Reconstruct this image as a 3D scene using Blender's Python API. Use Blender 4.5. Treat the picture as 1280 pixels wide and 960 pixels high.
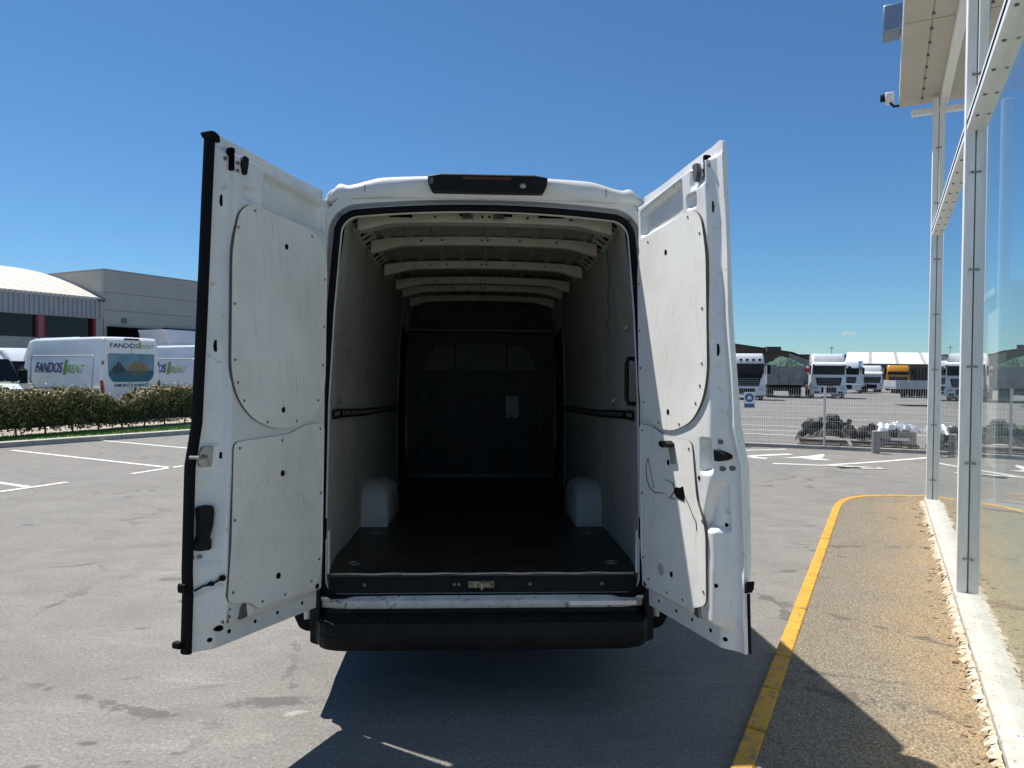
import bpy, bmesh, math, random
from mathutils import Vector, Matrix, noise as mnoise
R = math.radians
scene = bpy.context.scene
for o in list(bpy.data.objects):
    bpy.data.objects.remove(o)

# ------------------------------------------------------------------ camera
cam_data = bpy.data.cameras.new('camera')
cam_data.sensor_width = 36.0
cam_data.lens = 36.0 * 900 / 1280
cam_data.clip_start = 0.05
cam_data.clip_end = 6000
cam = bpy.data.objects.new('camera', cam_data)
scene.collection.objects.link(cam)
cam.matrix_world = Matrix.Translation((0, 0, 1.8)) @ Matrix.Rotation(R(90 - 1.03), 4, 'X') @ Matrix.Rotation(R(0.46), 4, 'Z')
scene.camera = cam

# ------------------------------------------------------------------ sky, sun, exposure
KX, KY = 0.395, 0.34                       # sideways / forward slope of the sun rays per metre of height
sun_vec = Vector((-KX, KY, 1.0)).normalized()
SUN_EL = math.asin(sun_vec.z)
SUN_AZ = math.atan2(sun_vec.x, sun_vec.y)
world = bpy.data.worlds.new('World')
scene.world = world
world.use_nodes = True
wn, wl = world.node_tree.nodes, world.node_tree.links
wn.clear()
sky = wn.new('ShaderNodeTexSky')
sky.sky_type = 'NISHITA'
sky.sun_disc = False
sky.sun_elevation = SUN_EL
sky.sun_rotation = SUN_AZ
sky.altitude = 0
sky.air_density = 1.0
sky.dust_density = 0.0
sky.ozone_density = 6.0
bg = wn.new('ShaderNodeBackground')
bg.inputs['Strength'].default_value = 0.074
wo = wn.new('ShaderNodeOutputWorld')
tint = wn.new('ShaderNodeMix'); tint.data_type = 'RGBA'; tint.blend_type = 'MULTIPLY'; tint.inputs[0].default_value = 1.0
tint.inputs[7].default_value = (0.58, 0.82, 0.95, 1)       # clear dry air: the whole sky a deeper blue
wl.new(sky.outputs[0], tint.inputs[6])
wl.new(tint.outputs[2], bg.inputs[0])
wl.new(bg.outputs[0], wo.inputs[0])
sun_l = bpy.data.lights.new('sun', 'SUN')
sun_l.energy = 5.0
sun_l.angle = R(0.53)
sun_l.color = (1.0, 0.955, 0.89)
sun_o = bpy.data.objects.new('sun', sun_l)
scene.collection.objects.link(sun_o)
sun_o.rotation_euler = sun_vec.to_track_quat('Z', 'Y').to_euler()
sun_o.location = (-20, 10, 50)
vs = scene.view_settings
vs.view_transform = 'Standard'
vs.look = 'None'
vs.exposure = 0.6
vs.gamma = 1.0
vs.use_curve_mapping = False

# ------------------------------------------------------------------ helpers
def link(o):
    scene.collection.objects.link(o)
    return o

def tag(o, label=None, cat=None, group=None, kind=None):
    if label: o['label'] = label
    if cat: o['category'] = cat
    if group: o['group'] = group
    if kind: o['kind'] = kind
    return o

def empty(name, loc=(0, 0, 0), rz=0.0, label=None, cat=None, group=None):
    o = link(bpy.data.objects.new(name, None))
    o.location = loc
    o.rotation_euler = (0, 0, rz)
    o.empty_display_size = 0.2
    return tag(o, label, cat, group)

def copy_tree(o, parent=None):
    c = o.copy()
    link(c)
    c.parent = parent
    for ch in list(o.children):
        copy_tree(ch, c)
    return c

class MB:
    def __init__(s):
        s.v, s.f = [], []
    def add(s, vs_, fs_):
        b = len(s.v)
        s.v += [tuple(p) for p in vs_]
        s.f += [tuple(i + b for i in f) for f in fs_]
        return s
    def box(s, x0, x1, y0, y1, z0, z1, M=None):
        p = [Vector((x, y, z)) for z in (z0, z1) for y in (y0, y1) for x in (x0, x1)]
        if M is not None: p = [M @ q for q in p]
        return s.add(p, [(0, 2, 3, 1), (4, 5, 7, 6), (0, 1, 5, 4), (2, 6, 7, 3), (0, 4, 6, 2), (1, 3, 7, 5)])
    def hexa(s, p):        # 8 corners: bottom 4 (ccw) then top 4
        return s.add(p, [(3, 2, 1, 0), (4, 5, 6, 7), (0, 1, 5, 4), (1, 2, 6, 5), (2, 3, 7, 6), (3, 0, 4, 7)])
    def cyl(s, p0, p1, r0, r1=None, n=12, caps=True):
        r1 = r0 if r1 is None else r1
        p0, p1 = Vector(p0), Vector(p1)
        d = (p1 - p0).normalized()
        a = d.orthogonal().normalized()
        b = d.cross(a)
        vv = []
        for (p, r_) in ((p0, r0), (p1, r1)):
            for i in range(n):
                t = 2 * math.pi * i / n
                vv.append(p + (a * math.cos(t) + b * math.sin(t)) * r_)
        ff = [(i, (i + 1) % n, n + (i + 1) % n, n + i) for i in range(n)]
        if caps:
            ff += [tuple(range(n - 1, -1, -1)), tuple(range(n, 2 * n))]
        return s.add(vv, ff)
    def tube(s, path, r, n=8, closed=False):
        path = [Vector(p) for p in path]
        m = len(path)
        up = None
        rings = []
        for i, p in enumerate(path):
            if closed:
                d = path[(i + 1) % m] - path[i - 1]
            else:
                d = path[min(i + 1, m - 1)] - path[max(i - 1, 0)]
            d.normalize()
            if up is None:
                up = d.orthogonal().normalized()
            up = (up - d * up.dot(d)).normalized()
            b = d.cross(up)
            rr = r[i] if isinstance(r, (list, tuple)) else r
            rings.append([p + (up * math.cos(2 * math.pi * k / n) + b * math.sin(2 * math.pi * k / n)) * rr for k in range(n)])
        return s.loft(rings, closed_ring=True, closed_path=closed, caps=not closed)
    def loft(s, rings, closed_ring=True, closed_path=False, caps=False):
        n = len(rings[0]); m = len(rings)
        vv = [p for rg in rings for p in rg]
        ff = []
        for i in range(m if closed_path else m - 1):
            j = (i + 1) % m
            for k in range(n if closed_ring else n - 1):
                l = (k + 1) % n
                ff.append((i * n + k, i * n + l, j * n + l, j * n + k))
        if caps and closed_ring:
            ff.append(tuple(range(n - 1, -1, -1)))
            ff.append(tuple((m - 1) * n + k for k in range(n)))
        return s.add(vv, ff)
    def prism(s, poly, fn, t0, t1):   # poly of (a,b); fn(a,b,t)->point
        n = len(poly)
        vv = [fn(a, b, t0) for a, b in poly] + [fn(a, b, t1) for a, b in poly]
        ff = [(i, (i + 1) % n, n + (i + 1) % n, n + i) for i in range(n)]
        ff += [tuple(range(n - 1, -1, -1)), tuple(range(n, 2 * n))]
        return s.add(vv, ff)
    def quad(s, a, b, c, d):
        return s.add([a, b, c, d], [(0, 1, 2, 3)])
    def sphere(s, c, r, n=12, m=8, sc=(1, 1, 1)):
        c = Vector(c)
        rings = []
        for i in range(1, m):
            t = math.pi * i / m
            rings.append([c + Vector((r * sc[0] * math.sin(t) * math.cos(2 * math.pi * k / n), r * sc[1] * math.sin(t) * math.sin(2 * math.pi * k / n), -r * sc[2] * math.cos(t))) for k in range(n)])
        return s.loft(rings, caps=True)
    def build(s, name, mat, parent=None, smooth=False, bevel=0.0, bseg=2, angle=35, kind=None, label=None):
        me = bpy.data.meshes.new(name)
        me.from_pydata(s.v, [], s.f)
        bm = bmesh.new(); bm.from_mesh(me)
        bmesh.ops.recalc_face_normals(bm, faces=bm.faces)
        bm.to_mesh(me); bm.free()
        if mat is not None: me.materials.append(mat)
        if smooth:
            me.polygons.foreach_set('use_smooth', [True] * len(me.polygons))
            try: me.set_sharp_from_angle(angle=R(angle))
            except Exception: pass
        o = link(bpy.data.objects.new(name, me))
        if parent is not None: o.parent = parent
        if bevel > 0:
            b = o.modifiers.new('bevel', 'BEVEL')
            b.width = bevel; b.segments = bseg; b.limit_method = 'ANGLE'; b.angle_limit = R(40)
            b.harden_normals = False
            if not smooth:
                me.polygons.foreach_set('use_smooth', [True] * len(me.polygons))
                try: me.set_sharp_from_angle(angle=R(50))
                except Exception: pass
        if kind: o['kind'] = kind
        if label: o['label'] = label
        return o

def rpoly(pts, rad, seg=5):
    """rounded polygon; rad scalar or list"""
    n = len(pts); out = []
    for i in range(n):
        p = Vector(pts[i]); a = Vector(pts[i - 1]); b = Vector(pts[(i + 1) % n])
        rr = rad[i] if isinstance(rad, (list, tuple)) else rad
        da, db = (a - p), (b - p)
        la, lb = da.length, db.length
        rr = min(rr, la * 0.49, lb * 0.49)
        if rr < 1e-5:
            out.append((p.x, p.y)); continue
        p0, p1 = p + da / la * rr, p + db / lb * rr
        for k in range(seg + 1):
            t = k / seg
            q = p0 * (1 - t) ** 2 + p * 2 * t * (1 - t) + p1 * t * t
            out.append((q.x, q.y))
    return out

def sm(a, b, x):
    if a == b: return 0.0 if x < a else 1.0
    t = min(1.0, max(0.0, (x - a) / (b - a)))
    return t * t * (3 - 2 * t)

def interp(tab, x):
    if x <= tab[0][0]: return tab[0][1]
    for (a, va), (b, vb) in zip(tab, tab[1:]):
        if x <= b: return va + (vb - va) * (x - a) / (b - a)
    return tab[-1][1]

# ------------------------------------------------------------------ materials
def new_mat(name):
    m = bpy.data.materials.new(name)
    m.use_nodes = True
    nt = m.node_tree
    b = nt.nodes['Principled BSDF']
    return m, nt, b

def setspec(b, v):
    k = 'Specular IOR Level' if 'Specular IOR Level' in b.inputs else 'Specular'
    b.inputs[k].default_value = v

def mat(name, col, rough=0.5, metal=0.0, spec=0.5, col2=None, scale=6.0, detail=6.0, lo=0.35, hi=0.7, bump=0.0, bscale=40.0,
        col3=None, scale3=60.0, lo3=0.62, hi3=0.72, stretch=(1, 1, 1), coat=0.0, rvar=0.0):
    m, nt, b = new_mat(name)
    N, L = nt.nodes, nt.links
    b.inputs['Roughness'].default_value = rough
    b.inputs['Metallic'].default_value = metal
    setspec(b, spec)
    if coat: b.inputs['Coat Weight'].default_value = coat; b.inputs['Coat Roughness'].default_value = 0.08
    tc = N.new('ShaderNodeTexCoord')
    mp = N.new('ShaderNodeMapping'); mp.inputs['Scale'].default_value = stretch
    L.new(tc.outputs['Object'], mp.inputs['Vector'])
    def ramp(sc, dt, l, h):
        n = N.new('ShaderNodeTexNoise'); n.inputs['Scale'].default_value = sc; n.inputs['Detail'].default_value = dt
        n.inputs['Roughness'].default_value = 0.6
        L.new(mp.outputs[0], n.inputs['Vector'])
        r_ = N.new('ShaderNodeMapRange'); r_.inputs['From Min'].default_value = l; r_.inputs['From Max'].default_value = h
        L.new(n.outputs['Fac'], r_.inputs['Value'])
        return r_.outputs[0]
    c = (*col, 1)
    if col2 is None:
        b.inputs['Base Color'].default_value = c
    else:
        mx = N.new('ShaderNodeMix'); mx.data_type = 'RGBA'
        mx.inputs[6].default_value = c; mx.inputs[7].default_value = (*col2, 1)
        f1 = ramp(scale, detail, lo, hi)
        L.new(f1, mx.inputs[0])
        out = mx.outputs[2]
        if rvar:
            rr = N.new('ShaderNodeMapRange'); rr.inputs['To Min'].default_value = rough; rr.inputs['To Max'].default_value = rough + rvar
            L.new(f1, rr.inputs['Value']); L.new(rr.outputs[0], b.inputs['Roughness'])
        if col3 is not None:
            m2 = N.new('ShaderNodeMix'); m2.data_type = 'RGBA'
            L.new(out, m2.inputs[6]); m2.inputs[7].default_value = (*col3, 1)
            L.new(ramp(scale3, 4, lo3, hi3), m2.inputs[0])
            out = m2.outputs[2]
        L.new(out, b.inputs['Base Color'])
    if bump:
        n = N.new('ShaderNodeTexNoise'); n.inputs['Scale'].default_value = bscale; n.inputs['Detail'].default_value = 4
        L.new(mp.outputs[0], n.inputs['Vector'])
        bp = N.new('ShaderNodeBump'); bp.inputs['Strength'].default_value = bump; bp.inputs['Distance'].default_value = 0.01
        L.new(n.outputs['Fac'], bp.inputs['Height']); L.new(bp.outputs[0], b.inputs['Normal'])
    return m

M = {}
M['paint'] = mat('van_white_paint', (0.74, 0.745, 0.74), 0.32, col2=(0.64, 0.645, 0.63), scale=3, col3=(0.40, 0.39, 0.36), scale3=34, lo3=0.68, hi3=0.80, coat=0.25)
M['inner_paint'] = mat('door_inner_paint', (0.78, 0.785, 0.77), 0.40, col2=(0.68, 0.68, 0.66), scale=4, col3=(0.40, 0.37, 0.32), scale3=22, lo3=0.62, hi3=0.80, coat=0.5)
M['rubber'] = mat('black_rubber', (0.007, 0.007, 0.007), 0.7, spec=0.12)
M['plastic'] = mat('black_plastic', (0.007, 0.007, 0.008), 0.55, spec=0.2, col2=(0.013, 0.013, 0.013), scale=9, bump=0.15, bscale=300)
M['void'] = mat('dark_hole', (0.006, 0.006, 0.006), 0.9, spec=0.0)
M['steel'] = mat('zinc_steel', (0.42, 0.42, 0.41), 0.38, metal=0.9, col2=(0.25, 0.24, 0.22), scale=40)
M['screw'] = mat('screw_steel', (0.22, 0.21, 0.2), 0.45, metal=0.7)
M['hole_ring'] = mat('dull_grey_metal', (0.14, 0.14, 0.14), 0.5, metal=0.4)
class NG:
    """small node-graph helper"""
    def __init__(s, m):
        s.nt = m.node_tree; s.N = s.nt.nodes; s.L = s.nt.links
        s.tc = s.N.new('ShaderNodeTexCoord').outputs['Object']
    def mapv(s, scale=(1, 1, 1), rot=(0, 0, 0), loc=(0, 0, 0), src=None):
        m = s.N.new('ShaderNodeMapping')
        m.inputs['Scale'].default_value = scale; m.inputs['Rotation'].default_value = rot; m.inputs['Location'].default_value = loc
        s.L.new(src or s.tc, m.inputs['Vector']); return m.outputs[0]
    def noise(s, scale, detail=5, rough=0.6, vec=None, dist=0.0):
        n = s.N.new('ShaderNodeTexNoise'); n.inputs['Scale'].default_value = scale; n.inputs['Detail'].default_value = detail
        n.inputs['Roughness'].default_value = rough; n.inputs['Distortion'].default_value = dist
        s.L.new(vec or s.tc, n.inputs['Vector']); return n.outputs['Fac']
    def vor(s, scale, feature='F1', vec=None, rnd=1.0):
        n = s.N.new('ShaderNodeTexVoronoi'); n.feature = feature; n.inputs['Scale'].default_value = scale; n.inputs['Randomness'].default_value = rnd
        s.L.new(vec or s.tc, n.inputs['Vector']); return n.outputs['Distance'], (n.outputs['Color'] if feature != 'DISTANCE_TO_EDGE' else None)
    def rng(s, v, a, b, c=0.0, d=1.0):
        r_ = s.N.new('ShaderNodeMapRange'); r_.inputs['From Min'].default_value = a; r_.inputs['From Max'].default_value = b
        r_.inputs['To Min'].default_value = c; r_.inputs['To Max'].default_value = d
        s.L.new(v, r_.inputs['Value']); return r_.outputs[0]
    def mul(s, a, b, op='MULTIPLY'):
        m = s.N.new('ShaderNodeMath'); m.operation = op
        for i, q in enumerate((a, b)):
            if isinstance(q, (int, float)): m.inputs[i].default_value = q
            else: s.L.new(q, m.inputs[i])
        return m.outputs[0]
    def mix(s, f, a, b):
        m = s.N.new('ShaderNodeMix'); m.data_type = 'RGBA'
        for i, q in ((0, f), (6, a), (7, b)):
            if isinstance(q, tuple): m.inputs[i].default_value = (*q, 1)
            elif isinstance(q, (int, float)): m.inputs[i].default_value = q
            else: s.L.new(q, m.inputs[i])
        return m.outputs[2]
    def bump(s, h, strength, dist=0.01):
        b = s.N.new('ShaderNodeBump'); b.inputs['Strength'].default_value = strength; b.inputs['Distance'].default_value = dist
        s.L.new(h, b.inputs['Height']); s.L.new(b.outputs[0], s.nt.nodes['Principled BSDF'].inputs['Normal'])
    def sep(s, src=None):
        n = s.N.new('ShaderNodeSeparateXYZ'); s.L.new(src or s.tc, n.inputs[0]); return n.outputs

def scuff_mat(name, base, dark, stain, amount=1.0, rough=0.5):
    m, nt, b = new_mat(name); g = NG(m)
    b.inputs['Roughness'].default_value = rough; setspec(b, 0.35)
    big = g.rng(g.noise(2.3, 6), 0.4, 0.75, 0, 0.75 * amount)
    c = g.mix(big, base, dark)
    c = g.mix(g.rng(g.noise(9, 8, 0.75), 0.52, 0.75, 0, 0.45 * amount), c, dark)
    for ang, off, sc in ((0.5, 0, 5.0), (-0.9, 3.7, 4.0), (1.9, 9.1, 6.0)):
        v = g.mapv((9, sc * 12, sc * 0.9), (ang, 0, 0), (off, off * 0.7, off))
        s = g.rng(g.noise(1.0, 6, 0.7, v, 0.3), 0.57, 0.75, 0, 0.45 * amount)
        k = g.rng(g.noise(2.1, 3, 0.5, g.mapv(loc=(off, 0, 0))), 0.46, 0.62)
        c = g.mix(g.mul(s, k), c, stain)
    c = g.mix(g.rng(g.noise(90, 3), 0.66, 0.75, 0, 0.6 * amount), c, stain)
    g.L.new(c, b.inputs['Base Color'])
    g.bump(g.noise(14, 6), 0.08, 0.01)
    return m

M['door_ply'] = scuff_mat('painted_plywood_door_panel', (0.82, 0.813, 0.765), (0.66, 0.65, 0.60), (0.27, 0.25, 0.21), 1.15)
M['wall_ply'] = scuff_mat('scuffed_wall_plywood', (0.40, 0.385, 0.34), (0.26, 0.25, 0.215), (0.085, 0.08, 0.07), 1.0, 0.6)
M['arch'] = scuff_mat('wheel_arch_liner', (0.42, 0.43, 0.42), (0.26, 0.27, 0.27), (0.12, 0.12, 0.12), 1.0, 0.5)
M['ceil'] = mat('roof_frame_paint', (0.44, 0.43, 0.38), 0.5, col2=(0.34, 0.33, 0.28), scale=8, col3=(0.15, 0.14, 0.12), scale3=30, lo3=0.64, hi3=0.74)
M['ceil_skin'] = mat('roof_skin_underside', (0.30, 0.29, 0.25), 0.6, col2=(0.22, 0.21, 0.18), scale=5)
M['load_floor'] = mat('dark_phenolic_floor', (0.022, 0.018, 0.014), 0.42, spec=0.35, col2=(0.060, 0.048, 0.034), scale=4, detail=9, lo=0.42, hi=0.72, col3=(0.16, 0.14, 0.11), scale3=45, lo3=0.63, hi3=0.76)
M['bulkhead'] = mat('dark_bulkhead_paint', (0.045, 0.047, 0.047), 0.5, spec=0.3, col2=(0.016, 0.016, 0.016), scale=7)
M['red_lens'] = mat('dark_red_lens', (0.045, 0.004, 0.005), 0.15, coat=0.6)
M['tail_red'] = mat('red_tail_lens', (0.42, 0.012, 0.010), 0.18, coat=0.6)
M['strap'] = mat('blue_green_strap', (0.015, 0.11, 0.13), 0.8)

# ---- ground
def asphalt():
    m, nt, b = new_mat('worn_asphalt'); g = NG(m)
    b.inputs['Roughness'].default_value = 0.86; setspec(b, 0.25)
    c = g.mix(g.rng(g.noise(0.35, 5), 0.35, 0.68), (0.205, 0.196, 0.178), (0.250, 0.238, 0.214))
    c = g.mix(g.rng(g.noise(1.6, 8, 0.7, dist=0.6), 0.44, 0.70, 0, 0.9), c, (0.160, 0.153, 0.140))
    c = g.mix(g.rng(g.noise(6.0, 8, 0.75, g.mapv((0.45, 1, 1), (0, 0, R(20)), (9, 2, 0)), 0.5), 0.50, 0.72, 0, 0.75), c, (0.145, 0.138, 0.126))
    c = g.mix(g.rng(g.noise(3.2, 7, 0.7, g.mapv((0.3, 1.2, 1), (0, 0, R(-24)), (2, 7, 0)), 0.4), 0.55, 0.75, 0, 0.6), c, (0.34, 0.325, 0.295))
    streak = g.noise(1.0, 5, 0.6, g.mapv((0.25, 2.2, 1), (0, 0, R(58))))
    c = g.mix(g.rng(streak, 0.5, 0.78, 0, 0.55), c, (0.165, 0.160, 0.150))
    # aggregate
    d, col = g.vor(130)
    c = g.mix(g.rng(g.noise(52, 5, 0.9), 0.43, 0.66, 0, 1.0), c, (0.105, 0.102, 0.096))
    c = g.mix(g.rng(g.noise(48, 5, 0.9, g.mapv(loc=(5, 3, 1))), 0.53, 0.72, 0, 0.9), c, (0.42, 0.40, 0.37))
    c = g.mix(g.rng(g.noise(28, 6, 0.75, g.mapv(loc=(1, 7, 1))), 0.50, 0.72, 0, 0.5), c, (0.15, 0.145, 0.136))
    # oil drips
    d2, _ = g.vor(1.35)
    spot = g.mul(g.rng(g.mul(d2, g.rng(g.noise(9, 4), 0.2, 0.8, -0.05, 0.05), 'ADD'), 0.06, 0.10, 1, 0), g.rng(g.noise(0.5, 3), 0.50, 0.60))
    c = g.mix(g.mul(spot, 0.7), c, (0.055, 0.054, 0.053))
    # drips, an oil stain and a patched strip close to the van
    dis = g.rng(g.noise(14, 5, 0.7), 0.25, 0.75, -0.6, 0.6)
    for (px, py, rx, ry, an, am, cc) in ((-1.28, 3.86, .24, .075, 8, .75, (.085, .084, .084)), (-1.75, 3.70, .34, .09, 12, .35, (.12, .117, .11)), (-1.12, 3.74, .07, .03, 20, .5, (.42, .40, .36)),
                                         (-2.02, 3.42, .045, .022, 0, .75, (.07, .07, .07)), (-1.55, 3.33, .05, .022, 0, .6, (.08, .08, .08)), (-2.15, 3.20, .055, .03, 20, .7, (.07, .07, .07)), (-1.92, 3.15, .04, .02, 0, .6, (.08, .08, .08)),
                                         (-1.75, 3.26, .03, .014, 0, .6, (.08, .08, .08)), (-2.55, 4.95, .07, .02, 5, .7, (.08, .08, .08)), (-2.2, 4.15, .06, .03, 5, .45, (.1, .1, .1)), (-1.68, 4.05, .10, .03, 15, .4, (.11, .11, .11)),
                                         (-.50, 4.30, .16, .05, 15, .3, (.08, .08, .08)), (-3.6, 7.3, .5, .12, 20, .4, (.11, .11, .11))):
        v = g.mapv((1 / rx, 1 / ry, 0), (0, 0, 0), (0, 0, 0), src=g.mapv((1, 1, 1), (0, 0, -R(an)), (-(px * math.cos(R(an)) + py * math.sin(R(an))), -(-px * math.sin(R(an)) + py * math.cos(R(an))), 0)))
        ln = g.N.new('ShaderNodeVectorMath'); ln.operation = 'LENGTH'; g.L.new(v, ln.inputs[0])
        c = g.mix(g.rng(g.mul(ln.outputs['Value'], dis, 'ADD'), 0.6, 1.05, am, 0), c, cc)
    # fine cracks
    e, _ = g.vor(0.42, 'DISTANCE_TO_EDGE', g.mapv((1, 1, 1), src=None))
    w = g.rng(g.mul(e, g.rng(g.noise(5, 6), 0.3, 0.7, -0.03, 0.03), 'ADD'), 0.0, 0.006, 1, 0)
    c = g.mix(g.mul(g.mul(w, g.rng(g.noise(0.6, 3), 0.46, 0.56)), 0.5), c, (0.05, 0.048, 0.045))
    g.L.new(c, b.inputs['Base Color'])
    g.bump(g.noise(90, 3, 0.7), 0.3, 0.004)
    return m
M['asphalt'] = asphalt()

def aggregate():
    m, nt, b = new_mat('exposed_aggregate_paving'); g = NG(m)
    b.inputs['Roughness'].default_value = 0.85; setspec(b, 0.25)
    x, y, z = g.sep()
    warm = g.mul(g.rng(g.noise(1.3, 6, 0.65), 0.3, 0.7, -0.5, 0.5), g.rng(y, 0.85, 0.15, -0.2, 1.0), 'ADD')
    c = g.mix(warm, (0.205, 0.185, 0.145), (0.315, 0.225, 0.125))
    c = g.mix(g.rng(g.noise(5, 6, 0.65), 0.5, 0.72, 0, 0.55), c, (0.155, 0.125, 0.088))
    d, col = g.vor(70)
    c = g.mix(g.rng(d, 0.30, 0.80, 0, 0.85), c, (0.085, 0.070, 0.052))
    c = g.mix(g.rng(g.noise(66, 3, 0.8), 0.54, 0.72, 0, 0.8), c, (0.52, 0.41, 0.25))
    c = g.mix(g.rng(g.noise(60, 3, 0.6, g.mapv(loc=(3, 1, 0))), 0.58, 0.70, 0, 0.6), c, (0.11, 0.075, 0.05))
    e, _ = g.vor(0.45, 'DISTANCE_TO_EDGE', g.mapv((1.5, 0.5, 1), loc=(0.3, 0.2, 0)))
    w = g.rng(g.mul(e, g.rng(g.noise(6, 6), 0.3, 0.7, -0.03, 0.03), 'ADD'), 0.0, 0.006, 1, 0)
    c = g.mix(g.mul(g.mul(w, g.rng(g.noise(0.8, 3), 0.45, 0.55)), 0.55), c, (0.06, 0.05, 0.04))
    g.L.new(c, b.inputs['Base Color'])
    g.bump(g.mul(g.mul(d, -1.0), g.mul(g.noise(150, 3), 0.7), 'ADD'), 0.35, 0.004)
    return m
M['aggregate'] = aggregate()
M['yellow'] = mat('worn_yellow_kerb_paint', (0.56, 0.30, 0.016), 0.7, col2=(0.46, 0.24, 0.02), scale=5, col3=(0.20, 0.16, 0.10), scale3=20, lo3=0.53, hi3=0.68, bump=0.5, bscale=90)
M['white_line'] = mat('worn_white_road_paint', (0.66, 0.65, 0.61), 0.75, col2=(0.52, 0.51, 0.48), scale=3, col3=(0.22, 0.21, 0.20), scale3=22, lo3=0.60, hi3=0.72)
M['concrete'] = mat('pale_concrete', (0.42, 0.40, 0.36), 0.85, col2=(0.33, 0.31, 0.28), scale=5, bump=0.3, bscale=60)
M['grass'] = mat('grass_strip', (0.075, 0.15, 0.025), 0.9, col2=(0.12, 0.20, 0.03), scale=40, bump=0.6, bscale=120)

g0 = MB().quad((-900, -300, 0), (900, -300, 0), (900, 1500, 0), (-900, 1500, 0)).build('ground', M['asphalt'], kind='structure')

def strip(name, pts, w, z=0.006, m='white_line'):
    """painted line along a polyline"""
    mb = MB(); P = [Vector((x, y, 0)) for x, y in pts]
    L_, R_ = [], []
    for i, p in enumerate(P):
        d = (P[min(i + 1, len(P) - 1)] - P[max(i - 1, 0)]).normalized()
        nrm = Vector((-d.y, d.x, 0)) * w / 2
        L_.append(p + nrm + Vector((0, 0, z))); R_.append(p - nrm + Vector((0, 0, z)))
    for i in range(len(P) - 1):
        mb.quad(L_[i], R_[i], R_[i + 1], L_[i + 1])
    return mb.build(name, M[m], kind='structure')

# site frame: u runs along the glass front (away from the camera), v to the right
A0 = Vector((3.44, 5.40, 0)); AU = Vector((0.4602, 0.8878, 0)); AV = Vector((0.8878, -0.4602, 0))
def S(a, b, z=0.0): return A0 + AU * a + AV * b + Vector((0, 0, z))
SITE_RZ = math.atan2(AU.y, AU.x)

# parking bays on the left
for pts in (((-10.79, 15.52), (-6.13, 12.97)), ((-6.45, 12.20), (-6.05, 13.25)), ((-8.6, 11.50), (-7.2, 10.74)), ((-7.36, 10.33), (-6.95, 11.25)),
            ((-10.05, 17.72), (-7.1, 16.08)), ((-10.9, 16.9), (-9.9, 18.6))):
    strip('parking_line', pts, 0.11)
# lines and turn arrow right
strip('road_line', ((5.2, 14.30), (6.12, 14.05), (7.6, 14.75), (9.1, 15.55), (14.0, 18.2)), 0.13)
strip('road_line', ((4.2, 16.3), (5.7, 16.75), (6.5, 17.0)), 0.12)
strip('road_line', ((6.12, 14.05), (6.55, 13.90), (7.0, 13.78)), 0.10, z=0.010)
arrow = MB()
for seg in (((5.38, 15.12), (5.02, 15.34), (5.30, 15.60), (6.22, 15.98)),):
    P = [Vector((x, y, 0.006)) for x, y in seg]
    for i in range(3):
        d = (P[i + 1] - P[i]).normalized(); nn = Vector((-d.y, d.x, 0)) * 0.1
        arrow.quad(P[i] + nn, P[i] - nn, P[i + 1] - nn, P[i + 1] + nn)
arrow.build('turn_arrow', M['white_line'], kind='structure')
arrow = MB()
arrow.add([(5.72, 15.22, .006), (6.50, 15.66, .006), (6.95, 16.02, .006), (6.83, 15.66, .006), (6.55, 15.22, .006), (6.65, 14.86, .006), (6.28, 14.95, .006), (6.15, 15.25, .006)],
          [(0, 1, 7), (1, 2, 3), (1, 3, 4, 7), (4, 5, 6, 7)])
arrow.build('turn_arrow', M['white_line'], kind='structure')
MB().box(-.32, .32, -.14, .14, .002, .010, Matrix.Translation((6.75, 13.70, 0)) @ Matrix.Rotation(R(-6), 4, 'Z')).build('concrete_patch', M['concrete'], kind='structure')
dr = empty('drain_grate', (6.46, 13.72, 0.0), R(-6), 'small dark iron drain grate beside the white junction line', 'drain grate')
d_m = mat('cast_iron', (0.05, 0.048, 0.045), 0.6, metal=0.4)
MB().box(-.20, .20, -.09, .09, .001, .012).build('grate_frame', d_m, dr)
mb = MB()
for i in range(7): mb.box(-.17 + i * .052, -.145 + i * .052, -.07, .07, .012, .018)
mb.build('grate_bars', d_m, dr)
# yard stall lines behind the fence
for (x0, y0, x1, y1) in ((12.6, 40.6, 16.9, 38.4), (10.7, 34.6, 15.2, 32.9), (9.3, 30.1, 12.6, 28.5), (8.0, 25.0, 10.6, 23.9), (7.3, 22.9, 10.0, 21.9), (6.9, 21.3, 9.0, 20.4),
                         (17.5, 38.6, 22.5, 36.8), (15.7, 34.6, 20.2, 32.9), (13.1, 28.5, 16.6, 27.0), (11.2, 24.2, 14.2, 22.8), (10.2, 21.9, 13.4, 20.6), (19.5, 44, 26, 41.6), (14, 46.0, 18.4, 44.2)):
    strip('yard_line', ((x0, y0), (x1, y1)), 0.13)

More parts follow.
